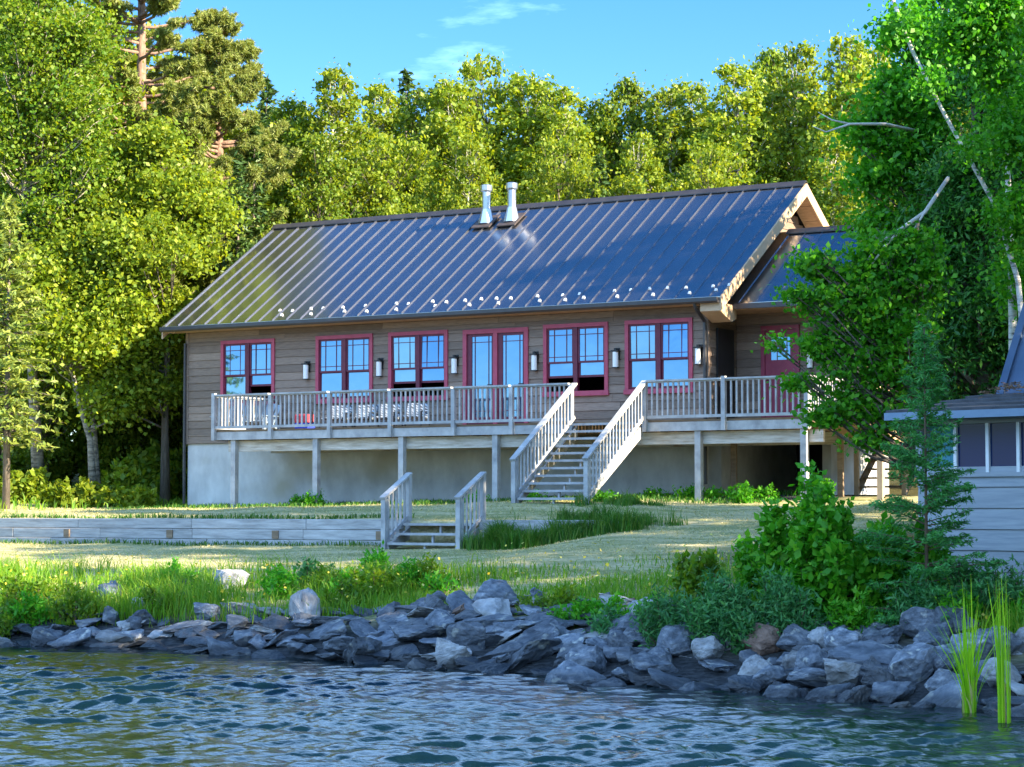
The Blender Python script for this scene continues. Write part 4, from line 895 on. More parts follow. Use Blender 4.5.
# dead grey limbs
x, y, z = base_at(938, 35.6); O = np.array([x, y, z])
dl = thing('dead_limb', 'bare grey fallen limb caught in the maple above the deck', 'branch', (0, 0, 0)); dl.location = tuple(atD(940, 195, 35.0)); O = np.array(dl.location)
mb = MB()
q = [atD(a, b, dd)-O for a, b, dd in ((948, 178, 36.4), (925, 212, 35.3), (905, 226, 35.0), (885, 246, 34.8), (872, 264, 34.7))]; mb.tube(q, [.034, .032, .03, .024, .010], 7)
q2 = [atD(a, b, 34.9)-O for a, b in ((905, 226), (880, 242), (862, 268), (858, 282))]; mb.tube(q2, [.022, .017, .012, .005], 5)
q3 = [atD(a, b, 35.1)-O for a, b in ((925, 212), (915, 228), (898, 244))]; mb.tube(q3, [.018, .013, .005], 5)
mb.build('limb', M['greywood'], dl, smooth=True, shift=False)
dl = thing('dead_limb', 'thin bare limb reaching left toward the sky above the wing roof', 'branch', (0, 0, 0)); dl.location = tuple(atD(912, 127, 37.2)); O = np.array(dl.location); mb = MB()
mb.tube([atD(a, b, dd)-O for a, b, dd in ((930, 134, 39.6), (885, 124, 38.4), (850, 124, 38.0), (826, 132, 37.8), (812, 126, 37.8))], [.034, .029, .023, .014, .005], 6); mb.tube([atD(a, b, 38.0)-O for a, b in ((850, 124), (832, 120), (818, 112))], [.02, .014, .005], 5); mb.build('limb', M['greywood'], dl, smooth=True, shift=False)
# young conifer in front of the cottage
x, y, z = base_at(926, 25.6)
spruce_tree('spruce_sapling', 'young blue-green spruce sapling in front of the cottage corner', 'tree', None, atD(926, 328, 25.6)[2]-z, .98, 55, M['lf_sapling'], M['twig'], (x, y, z), z0=.06, dz=.24, nb=9, spr=260, Ln=.075, W=.016, droop=.05, power=.95, up=.5, r0=.03)
# trees past the right edge of the photo that shade the lawn and the shore
for k, (x, y, h, kind) in enumerate(((32.5, -12.5, 12.0, 'deep'), (33, -7.5, 14, 'broad'), (38, -16.0, 13, 'deep'), (32.5, -19.2, 12.5, 'broad'), (37.5, -20.0, 14, 'deep'))):
    key = [q for q in prot if q[0] == kind][k % len([q for q in prot if q[0] == kind])]
    o = copy_thing(prot[key], (x, y, g(x, y)), k*1.3, (h/14.3*1.15, h/14.3*1.15, h/14.3), ['broadleaf tree nearest the water past the right edge', 'tall broad maple past the right edge beside the cottage', 'tree on the shore past the right edge', 'wide maple at the water past the right edge', 'poplar at the water farthest past the right edge', 'tree behind the cottage past the right edge', 'tallest maple past the right edge'][k], 'trees beyond the right edge of the photo')

# ------------------------------------------------------------------ shrubs
def shrub(name, label, px, D, wpx, hpx, nleaf, Ln, W, leaf, seed, cat='shrub', group=None, flat=.8, up=.6, narrow=False, nst=14, top=1.0):
    rg = np.random.default_rng(seed); x, y, z = base_at(px, D); s = D/FPX; rw, h = wpx*s/2, hpx*s
    t_ = thing(name, label, cat, (0, 0, 0), 0, group); t_.location = (x, y, z)
    mb = MB(); C = []; A = []
    per = nleaf//nst
    for i in range(nst):
        a = rg.uniform(0, 6.28); rad = rw*math.sqrt(rg.uniform(0, 1)); e = np.array([math.cos(a)*rad, math.sin(a)*rad, h*rg.uniform(.6, 1.04)*(1-.42*(rad/rw)**2)])
        b0 = np.array([math.cos(a)*rad*.25, math.sin(a)*rad*.25, -.05]); mid = b0*.5+e*.5+np.array([math.cos(a), math.sin(a), 0])*rad*.12
        mb.tube([b0, mid, e], [.016, .011, .004], 5)
        f = rg.uniform(.05, 1.0, per)**.75
        p = np.where(f[:, None] < .5, b0+(mid-b0)*f[:, None]*2, mid+(e-mid)*(f[:, None]*2-1))
        d = norm(rg.normal(size=(per, 3))+np.array([0, 0, .25])); r_ = rg.uniform(.02, .30, (per, 1))*(1.15-.5*f[:, None])*(.6+.4*rw)
        C.append(p+d*r_); A.append(d+np.array([0, 0, .5])+norm(e-b0)*.4)
    mb.build('stem', M['twig'], t_, shift=False); C = np.concatenate(C); A = np.concatenate(A); k = C[:, 2] > -.02
    leaf_mesh('foliage', C[k], Ln, W, leaf, t_, rg, up=up, axis=A[k], ang=.5)
    return t_
shrub('leafy_shrub', 'large bright broad-leaved bush in front of the cottage wall, tallest on the bank', 825, 26.4, 140, 165, 8500, .105, .07, M['lf_shrub'], 91, nst=26)
shrub('leafy_shrub', 'broad-leaved bush right of the tallest one, beneath the spruce sapling', 890, 26.2, 110, 125, 6500, .10, .065, M['lf_shrub'], 92, nst=22)
shrub('leafy_shrub', 'slender yellow-green young bush standing alone left of the large bush', 697, 27.6, 50, 105, 2300, .09, .06, M['lf_yellow'], 93, nst=9)
shrub('leafy_shrub', 'broad-leaved bush behind the low willows left of the tallest bush', 772, 27.6, 76, 110, 4000, .095, .06, M['lf_shrub'], 94, nst=14)
WL = [(672, 26.4, 76, 46), (716, 26.0, 80, 58), (756, 25.7, 84, 66), (790, 25.6, 56, 52), (926, 25.3, 66, 54), (968, 25.6, 60, 62), (1006, 25.2, 70, 50), (620, 27.3, 60, 30)]
wi = []
for k, (px, D, w, h) in enumerate(WL):
    wi.append((shrub('willow_shrub', 'x', px, D, w*1.1, h*1.25, int(w*h*1.2), .085, .024, M['lf_willow'], 100+k, group='low dark willows on the bank', nst=20), px))
order_labels(wi, 'the low blue-green willows along the right bank')
LW = [(20, 33.6, 60, 46, 'lf_yellow'), (62, 34.2, 40, 34, 'lf_yellow'), (372, 32.2, 50, 46, 'lf_yellow'), (350, 32.6, 40, 34, 'lf_shrub'), (402, 33.0, 46, 36, 'lf_shrub'), (160, 32.8, 40, 32, 'lf_yellow'), (330, 33.4, 44, 34, 'lf_yellow'), (575, 28.6, 40, 30, 'lf_shrub'), (610, 28.4, 30, 36, 'lf_shrub'), (540, 29.5, 36, 28, 'lf_yellow'), (440, 32.4, 30, 26, 'lf_shrub'), (648, 27.4, 38, 44, 'lf_shrub'), (955, 25.0, 50, 44, 'lf_shrub'), (855, 25.4, 44, 56, 'lf_shrub'), (1015, 24.7, 40, 40, 'lf_shrub'), (40, 33.0, 50, 40, 'lf_shrub'), (285, 33.6, 46, 40, 'lf_shrub'), (312, 34.6, 40, 34, 'lf_willow'), (388, 34.0, 56, 44, 'lf_shrub'), (425, 33.2, 40, 34, 'lf_yellow'), (75, 32.8, 46, 38, 'lf_yellow'), (180, 34.6, 40, 36, 'lf_shrub'), (560, 29.6, 40, 30, 'lf_yellow'), (345, 31.6, 40, 36, 'lf_yellow'), (5, 32.8, 50, 44, 'lf_yellow')]
wi = []
for k, (px, D, w, h, lf) in enumerate(LW):
    wi.append((shrub('leafy_weed', 'x', px, D, w*1.15, h*1.0, int(w*h*.75), .085, .034, M[lf], 130+k, cat='plant', group='leafy weeds on the bank', nst=10), px))
order_labels(wi, 'the knee-high leafy weeds along the grassy bank')
DW = [(536, 45.6, 20, 14), (476, 46.0, 24, 12), (690, 44.6, 30, 18), (715, 44.4, 26, 14), (742, 43.0, 26, 24), (768, 43.4, 24, 20), (822, 44.0, 24, 26), (300, 49.8, 26, 12), (315, 49.4, 26, 18), (655, 45.0, 26, 10), (605, 43.6, 30, 12)]
wi = []
for k, (px, D, w, h) in enumerate(DW): wi.append((shrub('garden_weed', 'x', px, D, w, h, int(w*h*1.5)+120, .07, .04, M['lf_green'], 160+k, cat='plant', group='weeds at the foot of the deck posts', nst=8), px))
order_labels(wi, 'the small weeds growing along the foot of the deck')
UN = [(30, 56, 60, 38), (75, 54.6, 66, 34), (120, 55.5, 50, 50), (150, 58, 60, 70), (110, 60, 80, 90), (45, 60, 80, 80), (180, 58.5, 40, 80), (10, 58, 50, 60), (135, 53.8, 40, 26), (180, 62, 60, 120)]
wi = []
for k, (px, D, w, h) in enumerate(UN): wi.append((shrub('undergrowth_shrub', 'x', px, D, w, h, int(w*h*.7)+700, .17, .11, M['lf_maple' if k in (0, 1, 8) else 'lf_aspen_deep'], 180+k, group='bushes at the edge of the wood', nst=14), px))
order_labels(wi, 'the bushes at the wood edge left of the house')
# cattails
def cattail(label, px, py, hpx, n, seed, wpx):
    rg = np.random.default_rng(seed); D = 2.0/((py-507.8)/FPX); P = atD(px, py, D); s = D/FPX
    t_ = thing('cattail_clump', label, 'plant', (0, 0, 0), 0, 'cattails standing in the water'); t_.location = (P[0], P[1], -.05)
    for nm, m, cnt, hh in (('blade', M['lf_cattail'], n, 1.0), ('dry_blade', M['lf_cattail_dry'], max(4, n//3), .35)):
        Vv = []; F = []
        for i in range(cnt):
            h = hpx*s*rg.uniform(.45, 1.0)*hh; a = rg.uniform(0, 6.28); l_ = wpx*s*rg.uniform(.1, 1.25)**1.4*hh; r = rg.uniform(0, .07); w = rg.uniform(.006, .011)
            b = np.array([math.cos(a+1)*r, math.sin(a+1)*r, 0]); d = np.array([math.cos(a), math.sin(a), 0]); ta = rg.uniform(0, 3.14); sd = np.array([math.cos(ta), math.sin(ta), 0])
            k = 6; base = len(Vv)
            for j in range(k+1):
                f = j/k; c = b+np.array([0, 0, h*f*(1-.06*f*l_)])+d*l_*f*f; ww = w*(1-f**3*.95)
                Vv += [c-sd*ww, c+sd*ww]
            for j in range(k): F += [base+2*j, base+2*j+1, base+2*j+3, base+2*j+2]
        np_mesh(nm, np.array(Vv), np.array(F), 4, m, t_)
cattail('wide clump of bright cattail leaves standing in the shallows', 969, 712, 146, 60, 201, 32)
cattail('narrow tall cattail clump right of the wider one, nearer the water', 1004, 722, 172, 26, 202, 10)

# ------------------------------------------------------------------ rocks
def rock_mesh(seed, kind):
    rg = np.random.default_rng(seed)
    if kind == 'slab': k = np.array([1, .72, .27]); n = 13
    elif kind == 'block': k = np.array([1, .8, .62]); n = 14
    else: k = np.array([1, .86, .72]); n = 34
    p = norm(rg.normal(size=(n, 3)))
    if kind != 'boulder': p = np.sign(p)*np.abs(p)**.62
    p = p*rg.uniform(.82, 1.08, (n, 1))*k*.5
    bm = bmesh.new()
    for q in p: bm.verts.new(q)
    bmesh.ops.convex_hull(bm, input=bm.verts)
    for v in [v for v in bm.verts if not v.link_faces]: bm.verts.remove(v)
    if kind == 'slab':
        tilt = Vector((rg.uniform(-.2, .2), rg.uniform(-.2, .2), 1)).normalized()
        for sgn, dist in ((1, .125), (-1, .125)):
            bmesh.ops.bisect_plane(bm, geom=bm.verts[:]+bm.edges[:]+bm.faces[:], plane_co=tilt*sgn*dist, plane_no=tilt*sgn, clear_outer=True)
            es = [e for e in bm.edges if e.is_boundary]
            if es: bmesh.ops.contextual_create(bm, geom=es)
    bmesh.ops.bevel(bm, geom=bm.edges[:], offset=.022 if kind != 'boulder' else .04, segments=2, affect='EDGES', profile=.6, clamp_overlap=True)
    bmesh.ops.triangulate(bm, faces=bm.faces)
    for lim in (.2, .1, .055):
        bmesh.ops.subdivide_edges(bm, edges=[e for e in bm.edges if e.calc_length() > lim], cuts=1)
        bmesh.ops.triangulate(bm, faces=bm.faces)
    off = Vector(rg.uniform(0, 50, 3)); bm.normal_update()
    strata = kind != 'boulder'
    for v in bm.verts:
        c = v.co.copy(); q = Vector((c.x*5, c.y*5, c.z*(15 if strata else 5)))+off
        d = (.020 if strata else .030)*mnoise.noise(q)+.018*mnoise.noise(q*2.3)+.010*mnoise.noise(q*5.1)
        if strata: d += .016*(round(mnoise.noise(q*.8)*3)/3)
        v.co = c+v.normal*d
    bmesh.ops.recalc_face_normals(bm, faces=bm.faces)
    me = bpy.data.meshes.new('rock'); bm.to_mesh(me); bm.free(); return me
RM = {k: [rock_mesh(300+i+j*50, k) for i in range(7)] for j, k in enumerate(('slab', 'block', 'boulder'))}
RMM = {}
def rock_obj(kind, i, mat, loc, rot, size, name='rock'):
    key = (kind, i % 7, mat)
    if key not in RMM:
        me = RM[kind][i % 7].copy(); me.materials.clear(); me.materials.append(M[mat]); RMM[key] = me
    o = bpy.data.objects.new(name, RMM[key]); col.objects.link(o); o.location = loc; o.rotation_euler = rot; o.scale = size; return o
# named boulders on the bank: px, base row, D, width px, height px
BO = [(305, 620, 31.6, 33, 34, 'boulder', 'boulder', 'white speckled boulder standing upright above the rocks at left', 3, .1), (231, 590, 33.4, 38, 24, 'boulder', 'boulder', 'pale low boulder half hidden in grass behind the white boulder', 1, .6),
      (496, 608, 30.4, 46, 28, 'boulder', 'rockblue', 'large rounded blue-grey boulder crowning the middle of the riprap', 2, 1.0), (440, 618, 30.6, 32, 23, 'block', 'rockdark', 'dark square-edged block left of the rounded boulder', 0, .5),
      (110, 606, 32.4, 40, 28, 'slab', 'rockblue', 'tilted blue-grey slab leaning in the grass at left', 4, 2.0), (141, 612, 31.9, 26, 17, 'boulder', 'boulder', 'small pale stone among the weeds right of the tilted slab', 5, .2),
      (240, 614, 31.7, 40, 13, 'slab', 'rockpale', 'flat pale slab in the grass below the low boulder', 2, .4), (188, 594, 34, 20, 14, 'block', 'rockdark', 'small dark stone in the grass left of the low pale boulder', 3, .9),
      (537, 603, 31, 15, 22, 'slab', 'rockblue', 'narrow upright grey stone right of the rounded boulder', 1, 1.4), (206, 622, 31.9, 30, 18, 'block', 'rockblue', 'blue-grey block at the foot of the weeds left of the flat slab', 5, .3)]
for (px, py, D, w, h, kind, mat, lb, i, rz) in BO:
    D = 20.0
    while D < 45 and (lambda q: q[2] > g(q[0], q[1]))(atD(px, py, D)): D += .05
    s = D/FPX; P = atD(px, py, D); wd = w*s*1.15; hh = h*s*(1.25 if kind == 'boulder' else 1.4); zg = g(P[0], P[1])
    zc = zg+h*s*.40
    o = rock_obj(kind, i, mat, (P[0], P[1], zc), (.15*math.sin(px), .12*math.cos(px) if 'upright' not in lb or kind == 'boulder' else 1.2, rz), (wd, wd*.85, hh/(.72 if kind == 'boulder' else .62 if kind == 'block' else .4)), 'boulder')
    tag(o, lb, 'boulder')
LM = [(0, 70, 'at the left edge of the shore'), (70, 150, 'below the tilted slab'), (150, 250, 'below the low pale boulder'), (250, 345, 'below the white boulder'), (345, 420, 'left of the dark block'), (420, 480, 'below the dark block'), (480, 545, 'below the big rounded boulder'),
      (545, 625, 'right of the big rounded boulder'), (625, 700, 'below the leftmost willows'), (700, 770, 'below the dark willow thicket'), (770, 845, 'below the large leafy bush'), (845, 905, 'below the spruce sapling'), (905, 975, 'beside the wide cattails'), (975, 1100, 'behind the narrow cattails')]
rr = random.Random(404); rocks = []
def try_place(u, tt, size, kind, mat, i, lift=0.0):
    v = shore_v(u)+tt; z = g(u, v)
    px, py = pix((u, v, z))
    if kind == 'slab':
        rot = (rr.gauss(.12, .22), rr.gauss(0, .22), rr.uniform(-.7, .7)); sz = (size, size*rr.uniform(.7, 1.05), size*rr.uniform(.45, .95))
    else:
        rot = (rr.uniform(-.4, .5), rr.uniform(-.4, .4), rr.uniform(0, 6.28)); sz = (size, size*rr.uniform(.75, 1.05), size*rr.uniform(.75, 1.15))
    hz = sz[2]*{'slab': .13, 'block': .3, 'boulder': .33}[kind]
    o = rock_obj(kind, i, mat, (u, float(v), z+hz*.55+lift), rot, sz, 'shore_rock')
    rocks.append((o, px, py, kind, mat, tt))
u = 7.6; i = 0
while u < 29.5:
    right = u > 22.2; width = float(np.interp(u, [8, 15, 17, 19, 21, 22.5, 24, 29], [1.05, 1.2, 2.3, 3.4, 3.4, 2.5, 2.4, 2.3]))
    tt = -.25
    while tt < width:
        kind = rr.choices(['slab', 'block', 'boulder'], [.30, .42, .28] if right else [.86, .11, .03])[0]
        mat = rr.choices(['rockblue', 'rockdark', 'rockpale', 'rockrust'], ([.50, .40, .07, .03] if tt < .5 else [.56, .24, .16, .04]) if not right else [.54, .20, .22, .04])[0]
        size = rr.uniform(.36, .74)*(1.2 if kind == 'slab' else .82)*(1.12 if tt < .6 else 1)
        if rr.random() < .13 and mat != 'rockrust' and tt < 1.6: size *= 1.5
        if not right and u < 17.5: size *= .74
        try_place(u+rr.uniform(-.2, .2), tt+rr.uniform(-.12, .12), size, kind, mat, rr.randrange(7), rr.uniform(-.02, .07)); tt += size*rr.uniform(.50, .70)
    u += rr.uniform(.32, .47) if u > 17 else rr.uniform(.26, .40)
# a few big slabs of the middle pile and right waterline
for (px, py, D, w, h, kind, mat, rot, i) in ((395, 640, 29, 66, 22, 'slab', 'rockblue', (.25, .02, .5), 1), (520, 655, 27.4, 82, 40, 'slab', 'rockblue', (.55, -.35, .5), 2), (470, 645, 28, 46, 42, 'block', 'rockblue', (.3, .2, .3), 4), (455, 655, 27.6, 44, 30, 'block', 'rockpale', (.2, .1, 1.2), 0),
        (655, 678, 25.2, 70, 16, 'slab', 'rockdark', (.1, .0, .5), 5), (300, 640, 30, 56, 18, 'slab', 'rockblue', (.3, .1, .45), 3), (70, 640, 31.2, 50, 20, 'slab', 'rockblue', (.3, -.2, .5), 0), (115, 638, 31.2, 44, 16, 'slab', 'rockpale', (.2, .2, .6), 6),
        (758, 680, 24.4, 40, 38, 'block', 'rockpale', (.2, .4, .5), 2), (798, 672, 24.6, 42, 40, 'block', 'rockpale', (.1, -.3, 1.1), 5), (828, 680, 24.0, 46, 34, 'block', 'rockblue', (.4, -.3, .4), 1), (870, 668, 24.2, 36, 40, 'block', 'rockblue', (.2, .3, 2.0), 3), (882, 695, 23.3, 64, 16, 'slab', 'rockdark', (.05, 0, .5), 4), (935, 690, 23.2, 50, 22, 'boulder', 'rockblue', (.1, .1, .5), 2), (900, 672, 23.9, 34, 32, 'boulder', 'rockpale', (.1, .2, .8), 1), (1016, 668, 23.4, 40, 44, 'block', 'rockpale', (.1, .1, .3), 6), (960, 668, 23.7, 44, 26, 'boulder', 'rockblue', (.1, .1, 1.5), 4), (590, 660, 26.6, 54, 16, 'slab', 'rockpale', (.3, .2, .4), 1), (700, 665, 25.6, 46, 16, 'slab', 'rockpale', (.2, .2, .4), 2)):
    s = D/FPX; P = atD(px, py, D); o = rock_obj(kind, i, mat, (P[0], P[1], max(P[2], .03)), rot, (w*s*1.1, w*s*.8, h*s*1.25/{'slab': .42, 'block': .62, 'boulder': .72}[kind]), 'shore_rock'); rocks.append((o, px, py, kind, mat, .4 if py > 650 else 1.2))
far = lambda q: float(np.linalg.norm(np.array(q[0].location)-CAM))
rocks = [q for q in rocks if True]
inview = sorted(rocks, key=lambda q: -(q[0].scale.x/far(q) if -40 < q[1] < 1070 else 0))
small = inview[285:]; rocks = inview[:285]
if small:
    Vs, Fs, base = [], [], 0
    for q in small:
        o = q[0]; me = o.data; mw = Matrix.LocRotScale(o.location, o.rotation_euler, o.scale); n = len(me.vertices)
        c = np.empty(n*3, np.float32); me.vertices.foreach_get('co', c); A_ = np.array(mw); Vs.append(c.reshape(-1, 3)@A_[:3, :3].T+A_[:3, 3])
        f = np.empty(len(me.loops), np.int32); me.loops.foreach_get('vertex_index', f); Fs.append(f+base); base += n; bpy.data.objects.remove(o)
    tag(np_mesh('small_stones', np.concatenate(Vs), np.concatenate(Fs), 3, M['rockblue']), kind='stuff')
P = atD(577, 690, 2.0/((690-507.8)/FPX)); o = rock_obj('slab', 2, 'rockdark', (P[0], P[1], .02), (.1, .2, .4), (.26, .2, .3), 'rock'); tag(o, 'small black rock just breaking the water off the riprap', 'rock')
TN = {'rockblue': 'blue-grey', 'rockdark': 'dark', 'rockpale': 'pale', 'rockrust': 'brown'}; KN = {'slab': 'slab', 'block': 'block', 'boulder': 'rounded stone'}
bins = {}
for r in rocks:
    o, px, py, kind, mat, tt = r; lm = next((l for a, b, l in LM if a <= px < b), None)
    if lm is None: lm = 'past the left edge of the shore' if px < 0 else 'past the right edge of the shore'
    tier = 'at the waterline' if tt < .45 else 'mid-slope' if tt < 1.3 else 'near the top'
    bins.setdefault((lm, tier, kind, mat), []).append(r)
for (lm, tier, kind, mat), rs in bins.items():
    rs.sort(key=lambda q: q[1])
    for k, q in enumerate(rs):
        nm = TN[mat]+' '+KN[kind]
        lab = f'{nm} {tier} {lm}' if len(rs) == 1 else f'{ORD[k]} {nm} {tier} {lm}'
        tag(q[0], lab, 'rock', 'rocks of the shore riprap')

# ------------------------------------------------------------------ grasses
def blades(name, uv, h, w, bend, m, rg, seg=2, lay=.0):
    n = len(uv); z = gz(uv[:, 0], uv[:, 1]); b = np.stack([uv[:, 0], uv[:, 1], z-.01], -1); hh = (h*rg.uniform(.5, 1.25, n))[:, None]
    a = rg.uniform(0, 6.28, n); d = np.stack([np.cos(a), np.sin(a), 0*a], -1); ta = rg.uniform(0, 6.28, n); sd = np.stack([np.cos(ta), np.sin(ta), 0*ta], -1)*w*rg.uniform(.6, 1.3, (n, 1)); up = np.array([0, 0, 1.])
    bb = bend*rg.uniform(.2, 1.4, (n, 1))
    if seg == 1:
        Vv = np.stack([b-sd, b+sd, b+up*hh*(1-lay)+d*hh*bb], 1).reshape(-1, 3); F = np.arange(3*n); return tag(np_mesh(name, Vv, F, 3, m), kind='stuff')
    m1 = b+up*hh*.6+d*hh*bb*.25; tip = b+up*hh*(1-.3*bb)+d*hh*bb
    Vv = np.stack([b-sd, b+sd, m1+sd*.7, tip, m1-sd*.7], 1).reshape(-1, 3); i = np.arange(n)*5
    F = np.stack([i, i+1, i+2, i+4, i+4, i+2, i+3, i+3], -1)
    q = np.stack([i, i+1, i+2, i+4], -1); t3 = np.stack([i+4, i+2, i+3], -1)
    # quads then triangles in one mesh: use triangles throughout
    T = np.concatenate([np.stack([i, i+1, i+2], -1), np.stack([i, i+2, i+4], -1), t3]).ravel()
    return tag(np_mesh(name, Vv, T, 3, m), kind='stuff')
rg = np.random.default_rng(900)
def vis_sample(n, u0, u1, v0, v1):
    return np.stack([rg.uniform(u0, u1, n), rg.uniform(v0, v1, n)], -1)
p = vis_sample(150000, -12, 26, -17.5, 1.5); t = p[:, 1]-shore_v(p[:, 0])
swath = np.sin(p[:, 0]*.9+p[:, 1]*2.6+np.sin(p[:, 0]*.37)*2)
k = (t > 2.6) & ~((p[:, 0] > 2.2) & (p[:, 1] > -2.2)) & ~((p[:, 0] < 16.4) & (np.abs(p[:, 1]+7.22) < .2)) & ~((p[:, 0] > 11.3) & (p[:, 0] < 13.2) & (p[:, 1] > -8.1) & (p[:, 1] < -7)) & ~((p[:, 0] > -.1) & (p[:, 1] > -.1)) & (rg.uniform(0, 1, len(p)) < .65+.35*swath)
blades('lawn_grass', p[k], .055, .012, 1.1, M['gr_lawn'], rg, 1, .25)
def patch(n, cu, cv, su, sv): return np.stack([rg.normal(cu, su, n), rg.normal(cv, sv, n)], -1)
rank = []
for cu, cv, su, sv, nc, nb_ in ((14.5, -7.62, .75, .20, 34, 230), (15.6, -7.3, .5, .25, 20, 200), (13.6, -7.85, .3, .14, 12, 200), (14.6, -4.5, .35, .15, 10, 150), (16.3, -6.9, .6, .4, 9, 70)):
    for _ in range(nc): rank.append(patch(int(nb_*rg.uniform(.4, 1.3)), rg.normal(cu, su), rg.normal(cv, sv), .10, .09))
n = 2200; low = np.stack([rg.uniform(-14, 11.4, n), -7.42-np.abs(rg.normal(0, .10, n))], -1); blades('wall_grass', low, .13, .011, .8, M['gr_dark'], rg)
q = np.concatenate(rank); hz = np.where((q[:, 1] < -7.0), .56, .30)*(.65+.35*np.sin(q[:, 0]*5.1)*np.sin(q[:, 1]*6.3))*rg.uniform(.6, 1.2, len(q)); blades('rank_grass', q, hz, .008, .6, M['gr_rank'], rg)
n = 3000; e = np.stack([rg.uniform(0, 17, n), -.12-np.abs(rg.normal(0, .35, n))], -1); e2 = np.stack([rg.uniform(0, 17, 2600), -2.6+rg.normal(0, .3, 2600)], -1); e3 = np.stack([rg.uniform(-14, 11.3, 2600), -6.9+np.abs(rg.normal(0, .12, 2600))], -1)
blades('edge_grass', np.concatenate([e, e2, e3]), .13, .012, .7, M['gr_dark'], rg)
p = vis_sample(110000, 6, 29, -21, -11); t = p[:, 1]-shore_v(p[:, 0]); lo = np.interp(p[:, 0], [8, 15, 17, 19, 21, 22.5, 29], [.85, .9, 1.7, 3.0, 3.1, 2.2, 2.1]); dens = np.interp(t-lo, [-.05, .2, 2.2, 3.6, 4.6], [0, 1, .9, .25, 0])
pn = .5+.5*np.sin(p[:, 0]*1.6+np.sin(p[:, 1]*2)*1.2)
dens = dens*np.interp(p[:, 0], [8, 16.2, 17.5, 21.5, 23], [1.3, 1.3, 1.2, 1.2, 1.3]); k = rg.uniform(0, 1, len(p)) < dens*(.2+.8*pn); blades('bank_grass', p[k], np.interp(p[k][:, 0], [8, 16, 17.5, 21.5, 23], [.44, .44, .17, .17, .40])*(.6+.6*pn[k]), .008, .6, M['gr_bank'], rg)
k2 = rg.uniform(0, 1, len(p)) < dens*.02; pz = p[k2]; fz = gz(pz[:, 0], pz[:, 1])+rg.uniform(.2, .45, len(pz))
tag(leaf_mesh('bank_flowers', np.stack([pz[:, 0], pz[:, 1], fz], -1), .045, .04, M['flower'], None, rg, up=1.5), kind='stuff')
p = vis_sample(26000, -18, -.6, -6, 7); k = rg.uniform(0, 1, len(p)) < np.clip((p[:, 1]+1)/5, .08, 1); blades('wood_edge_grass', p[k], .30, .018, .6, M['gr_bank'], rg)

# ------------------------------------------------------------------ light, sky, camera
EL, AZ = 26.0, 90.0
S = Vector((math.sin(R(AZ))*math.cos(R(EL)), math.cos(R(AZ))*math.cos(R(EL)), math.sin(R(EL))))
sun = bpy.data.lights.new('sun', 'SUN'); sun.energy = 5.0; sun.angle = R(.53); sun.color = (1, .86, .64)
so = bpy.data.objects.new('sun', sun); col.objects.link(so); so.rotation_euler = (-S).to_track_quat('-Z', 'Y').to_euler(); so.location = (40, 0, 40)
w = bpy.data.worlds.new('World'); sc.world = w; w.use_nodes = True; nt = w.node_tree; N = nt.nodes; bg = N['Background']
sky = N.new('ShaderNodeTexSky'); sky.sky_type = 'NISHITA'; sky.sun_disc = False; sky.sun_elevation = R(EL); sky.sun_rotation = R(AZ); sky.ozone_density = 3.0; sky.air_density = .8; sky.dust_density = .1
tc = N.new('ShaderNodeTexCoord'); mp = N.new('ShaderNodeMapping'); mp.inputs['Scale'].default_value = (2.2, 2.2, 9); mp.inputs['Rotation'].default_value = (0, R(12), 0); nt.links.new(tc.outputs['Generated'], mp.inputs['Vector'])
nz = N.new('ShaderNodeTexNoise'); nz.inputs['Scale'].default_value = 2.4; nz.inputs['Detail'].default_value = 7; nz.inputs['Roughness'].default_value = .6; nt.links.new(mp.outputs[0], nz.inputs['Vector'])
sx = N.new('ShaderNodeSeparateXYZ'); nt.links.new(tc.outputs['Generated'], sx.inputs[0])
band = ramp(nt, [(.24, (0, 0, 0)), (.36, (1, 1, 1)), (.54, (1, 1, 1)), (.66, (0, 0, 0))]); nt.links.new(sx.outputs['Z'], band.inputs['Fac'])  # unseen high cirrus belt, added so ripples catch white glints
ms = N.new('ShaderNodeMath'); ms.operation = 'MULTIPLY_ADD'; ms.inputs[1].default_value = .26; nt.links.new(band.outputs['Color'], ms.inputs[0]); nt.links.new(nz.outputs['Fac'], ms.inputs[2])
rp2 = ramp(nt, [(.60, (0, 0, 0)), (.88, (1, 1, 1))]); nt.links.new(ms.outputs[0], rp2.inputs['Fac'])
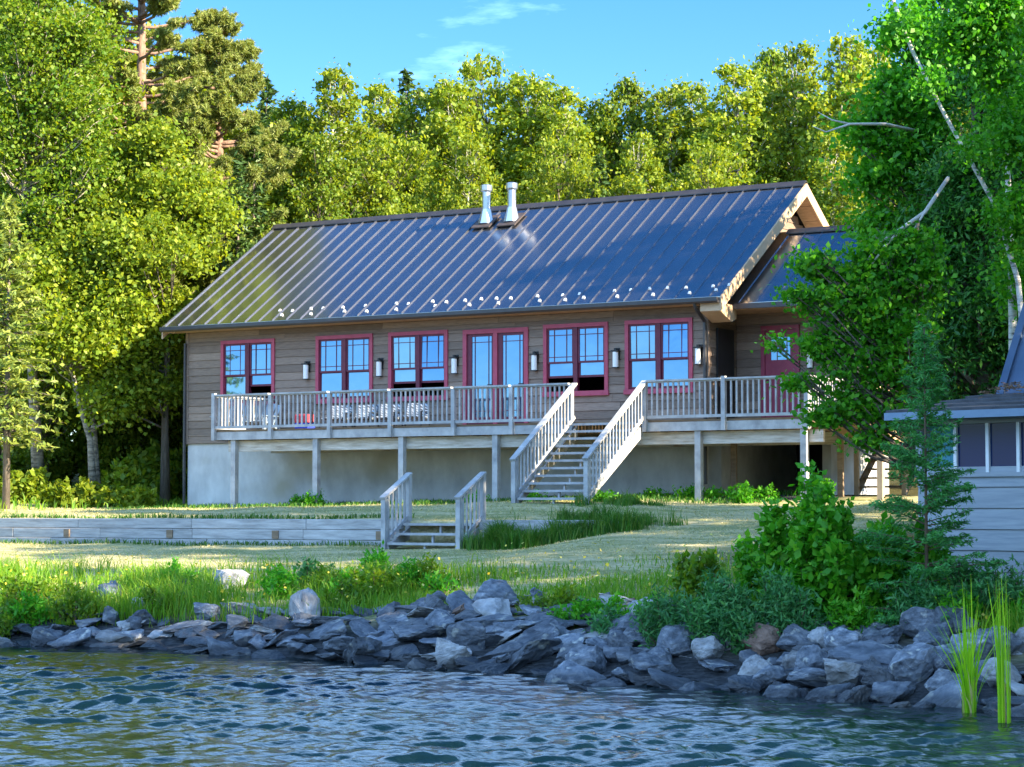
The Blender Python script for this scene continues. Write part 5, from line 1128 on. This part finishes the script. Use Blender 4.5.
mx = N.new('ShaderNodeMixRGB'); nt.links.new(rp2.outputs['Color'], mx.inputs['Fac']); hs = N.new('ShaderNodeHueSaturation'); hs.inputs['Saturation'].default_value = 1.3; hs.inputs['Hue'].default_value = .506; nt.links.new(sky.outputs[0], hs.inputs['Color']); nt.links.new(hs.outputs[0], mx.inputs[1]); mx.inputs[2].default_value = (5.0, 8.6, 14.6, 1)
ny = N.new('ShaderNodeMapRange'); ny.interpolation_type = 'SMOOTHSTEP'; ny.inputs['From Min'].default_value = -.05; ny.inputs['From Max'].default_value = -.55; nt.links.new(sx.outputs['Y'], ny.inputs['Value'])  # bright cirrus added behind the camera to fill the shaded fronts
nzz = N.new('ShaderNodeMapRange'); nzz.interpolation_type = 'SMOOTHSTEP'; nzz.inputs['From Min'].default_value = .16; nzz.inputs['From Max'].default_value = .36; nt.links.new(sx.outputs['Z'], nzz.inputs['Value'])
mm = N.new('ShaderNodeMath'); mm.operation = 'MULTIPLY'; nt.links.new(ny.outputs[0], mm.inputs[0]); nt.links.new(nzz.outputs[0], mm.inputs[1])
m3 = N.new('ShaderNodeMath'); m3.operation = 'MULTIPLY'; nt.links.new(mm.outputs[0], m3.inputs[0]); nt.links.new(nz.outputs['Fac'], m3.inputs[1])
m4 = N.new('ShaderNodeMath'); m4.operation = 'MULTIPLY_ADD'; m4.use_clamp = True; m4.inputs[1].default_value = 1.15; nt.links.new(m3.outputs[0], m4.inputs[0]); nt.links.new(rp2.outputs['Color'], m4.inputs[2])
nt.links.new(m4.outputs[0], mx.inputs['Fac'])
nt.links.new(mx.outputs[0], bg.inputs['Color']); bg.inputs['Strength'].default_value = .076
cam = bpy.data.cameras.new('camera'); co = bpy.data.objects.new('camera', cam); col.objects.link(co); sc.camera = co
cam.sensor_fit = 'HORIZONTAL'; cam.sensor_width = 36; cam.lens = FPX*36/1024; cam.clip_end = 2000; cam.clip_start = .1
co.location = CAM; co.rotation_euler = (math.pi/2+PITCH, 0, YAW)
sc.view_settings.view_transform = 'Standard'; sc.view_settings.look = 'None'; sc.view_settings.gamma = 1; sc.view_settings.exposure = 2.1
for o in bpy.data.objects:
    if 'ox' in o: del o['ox']
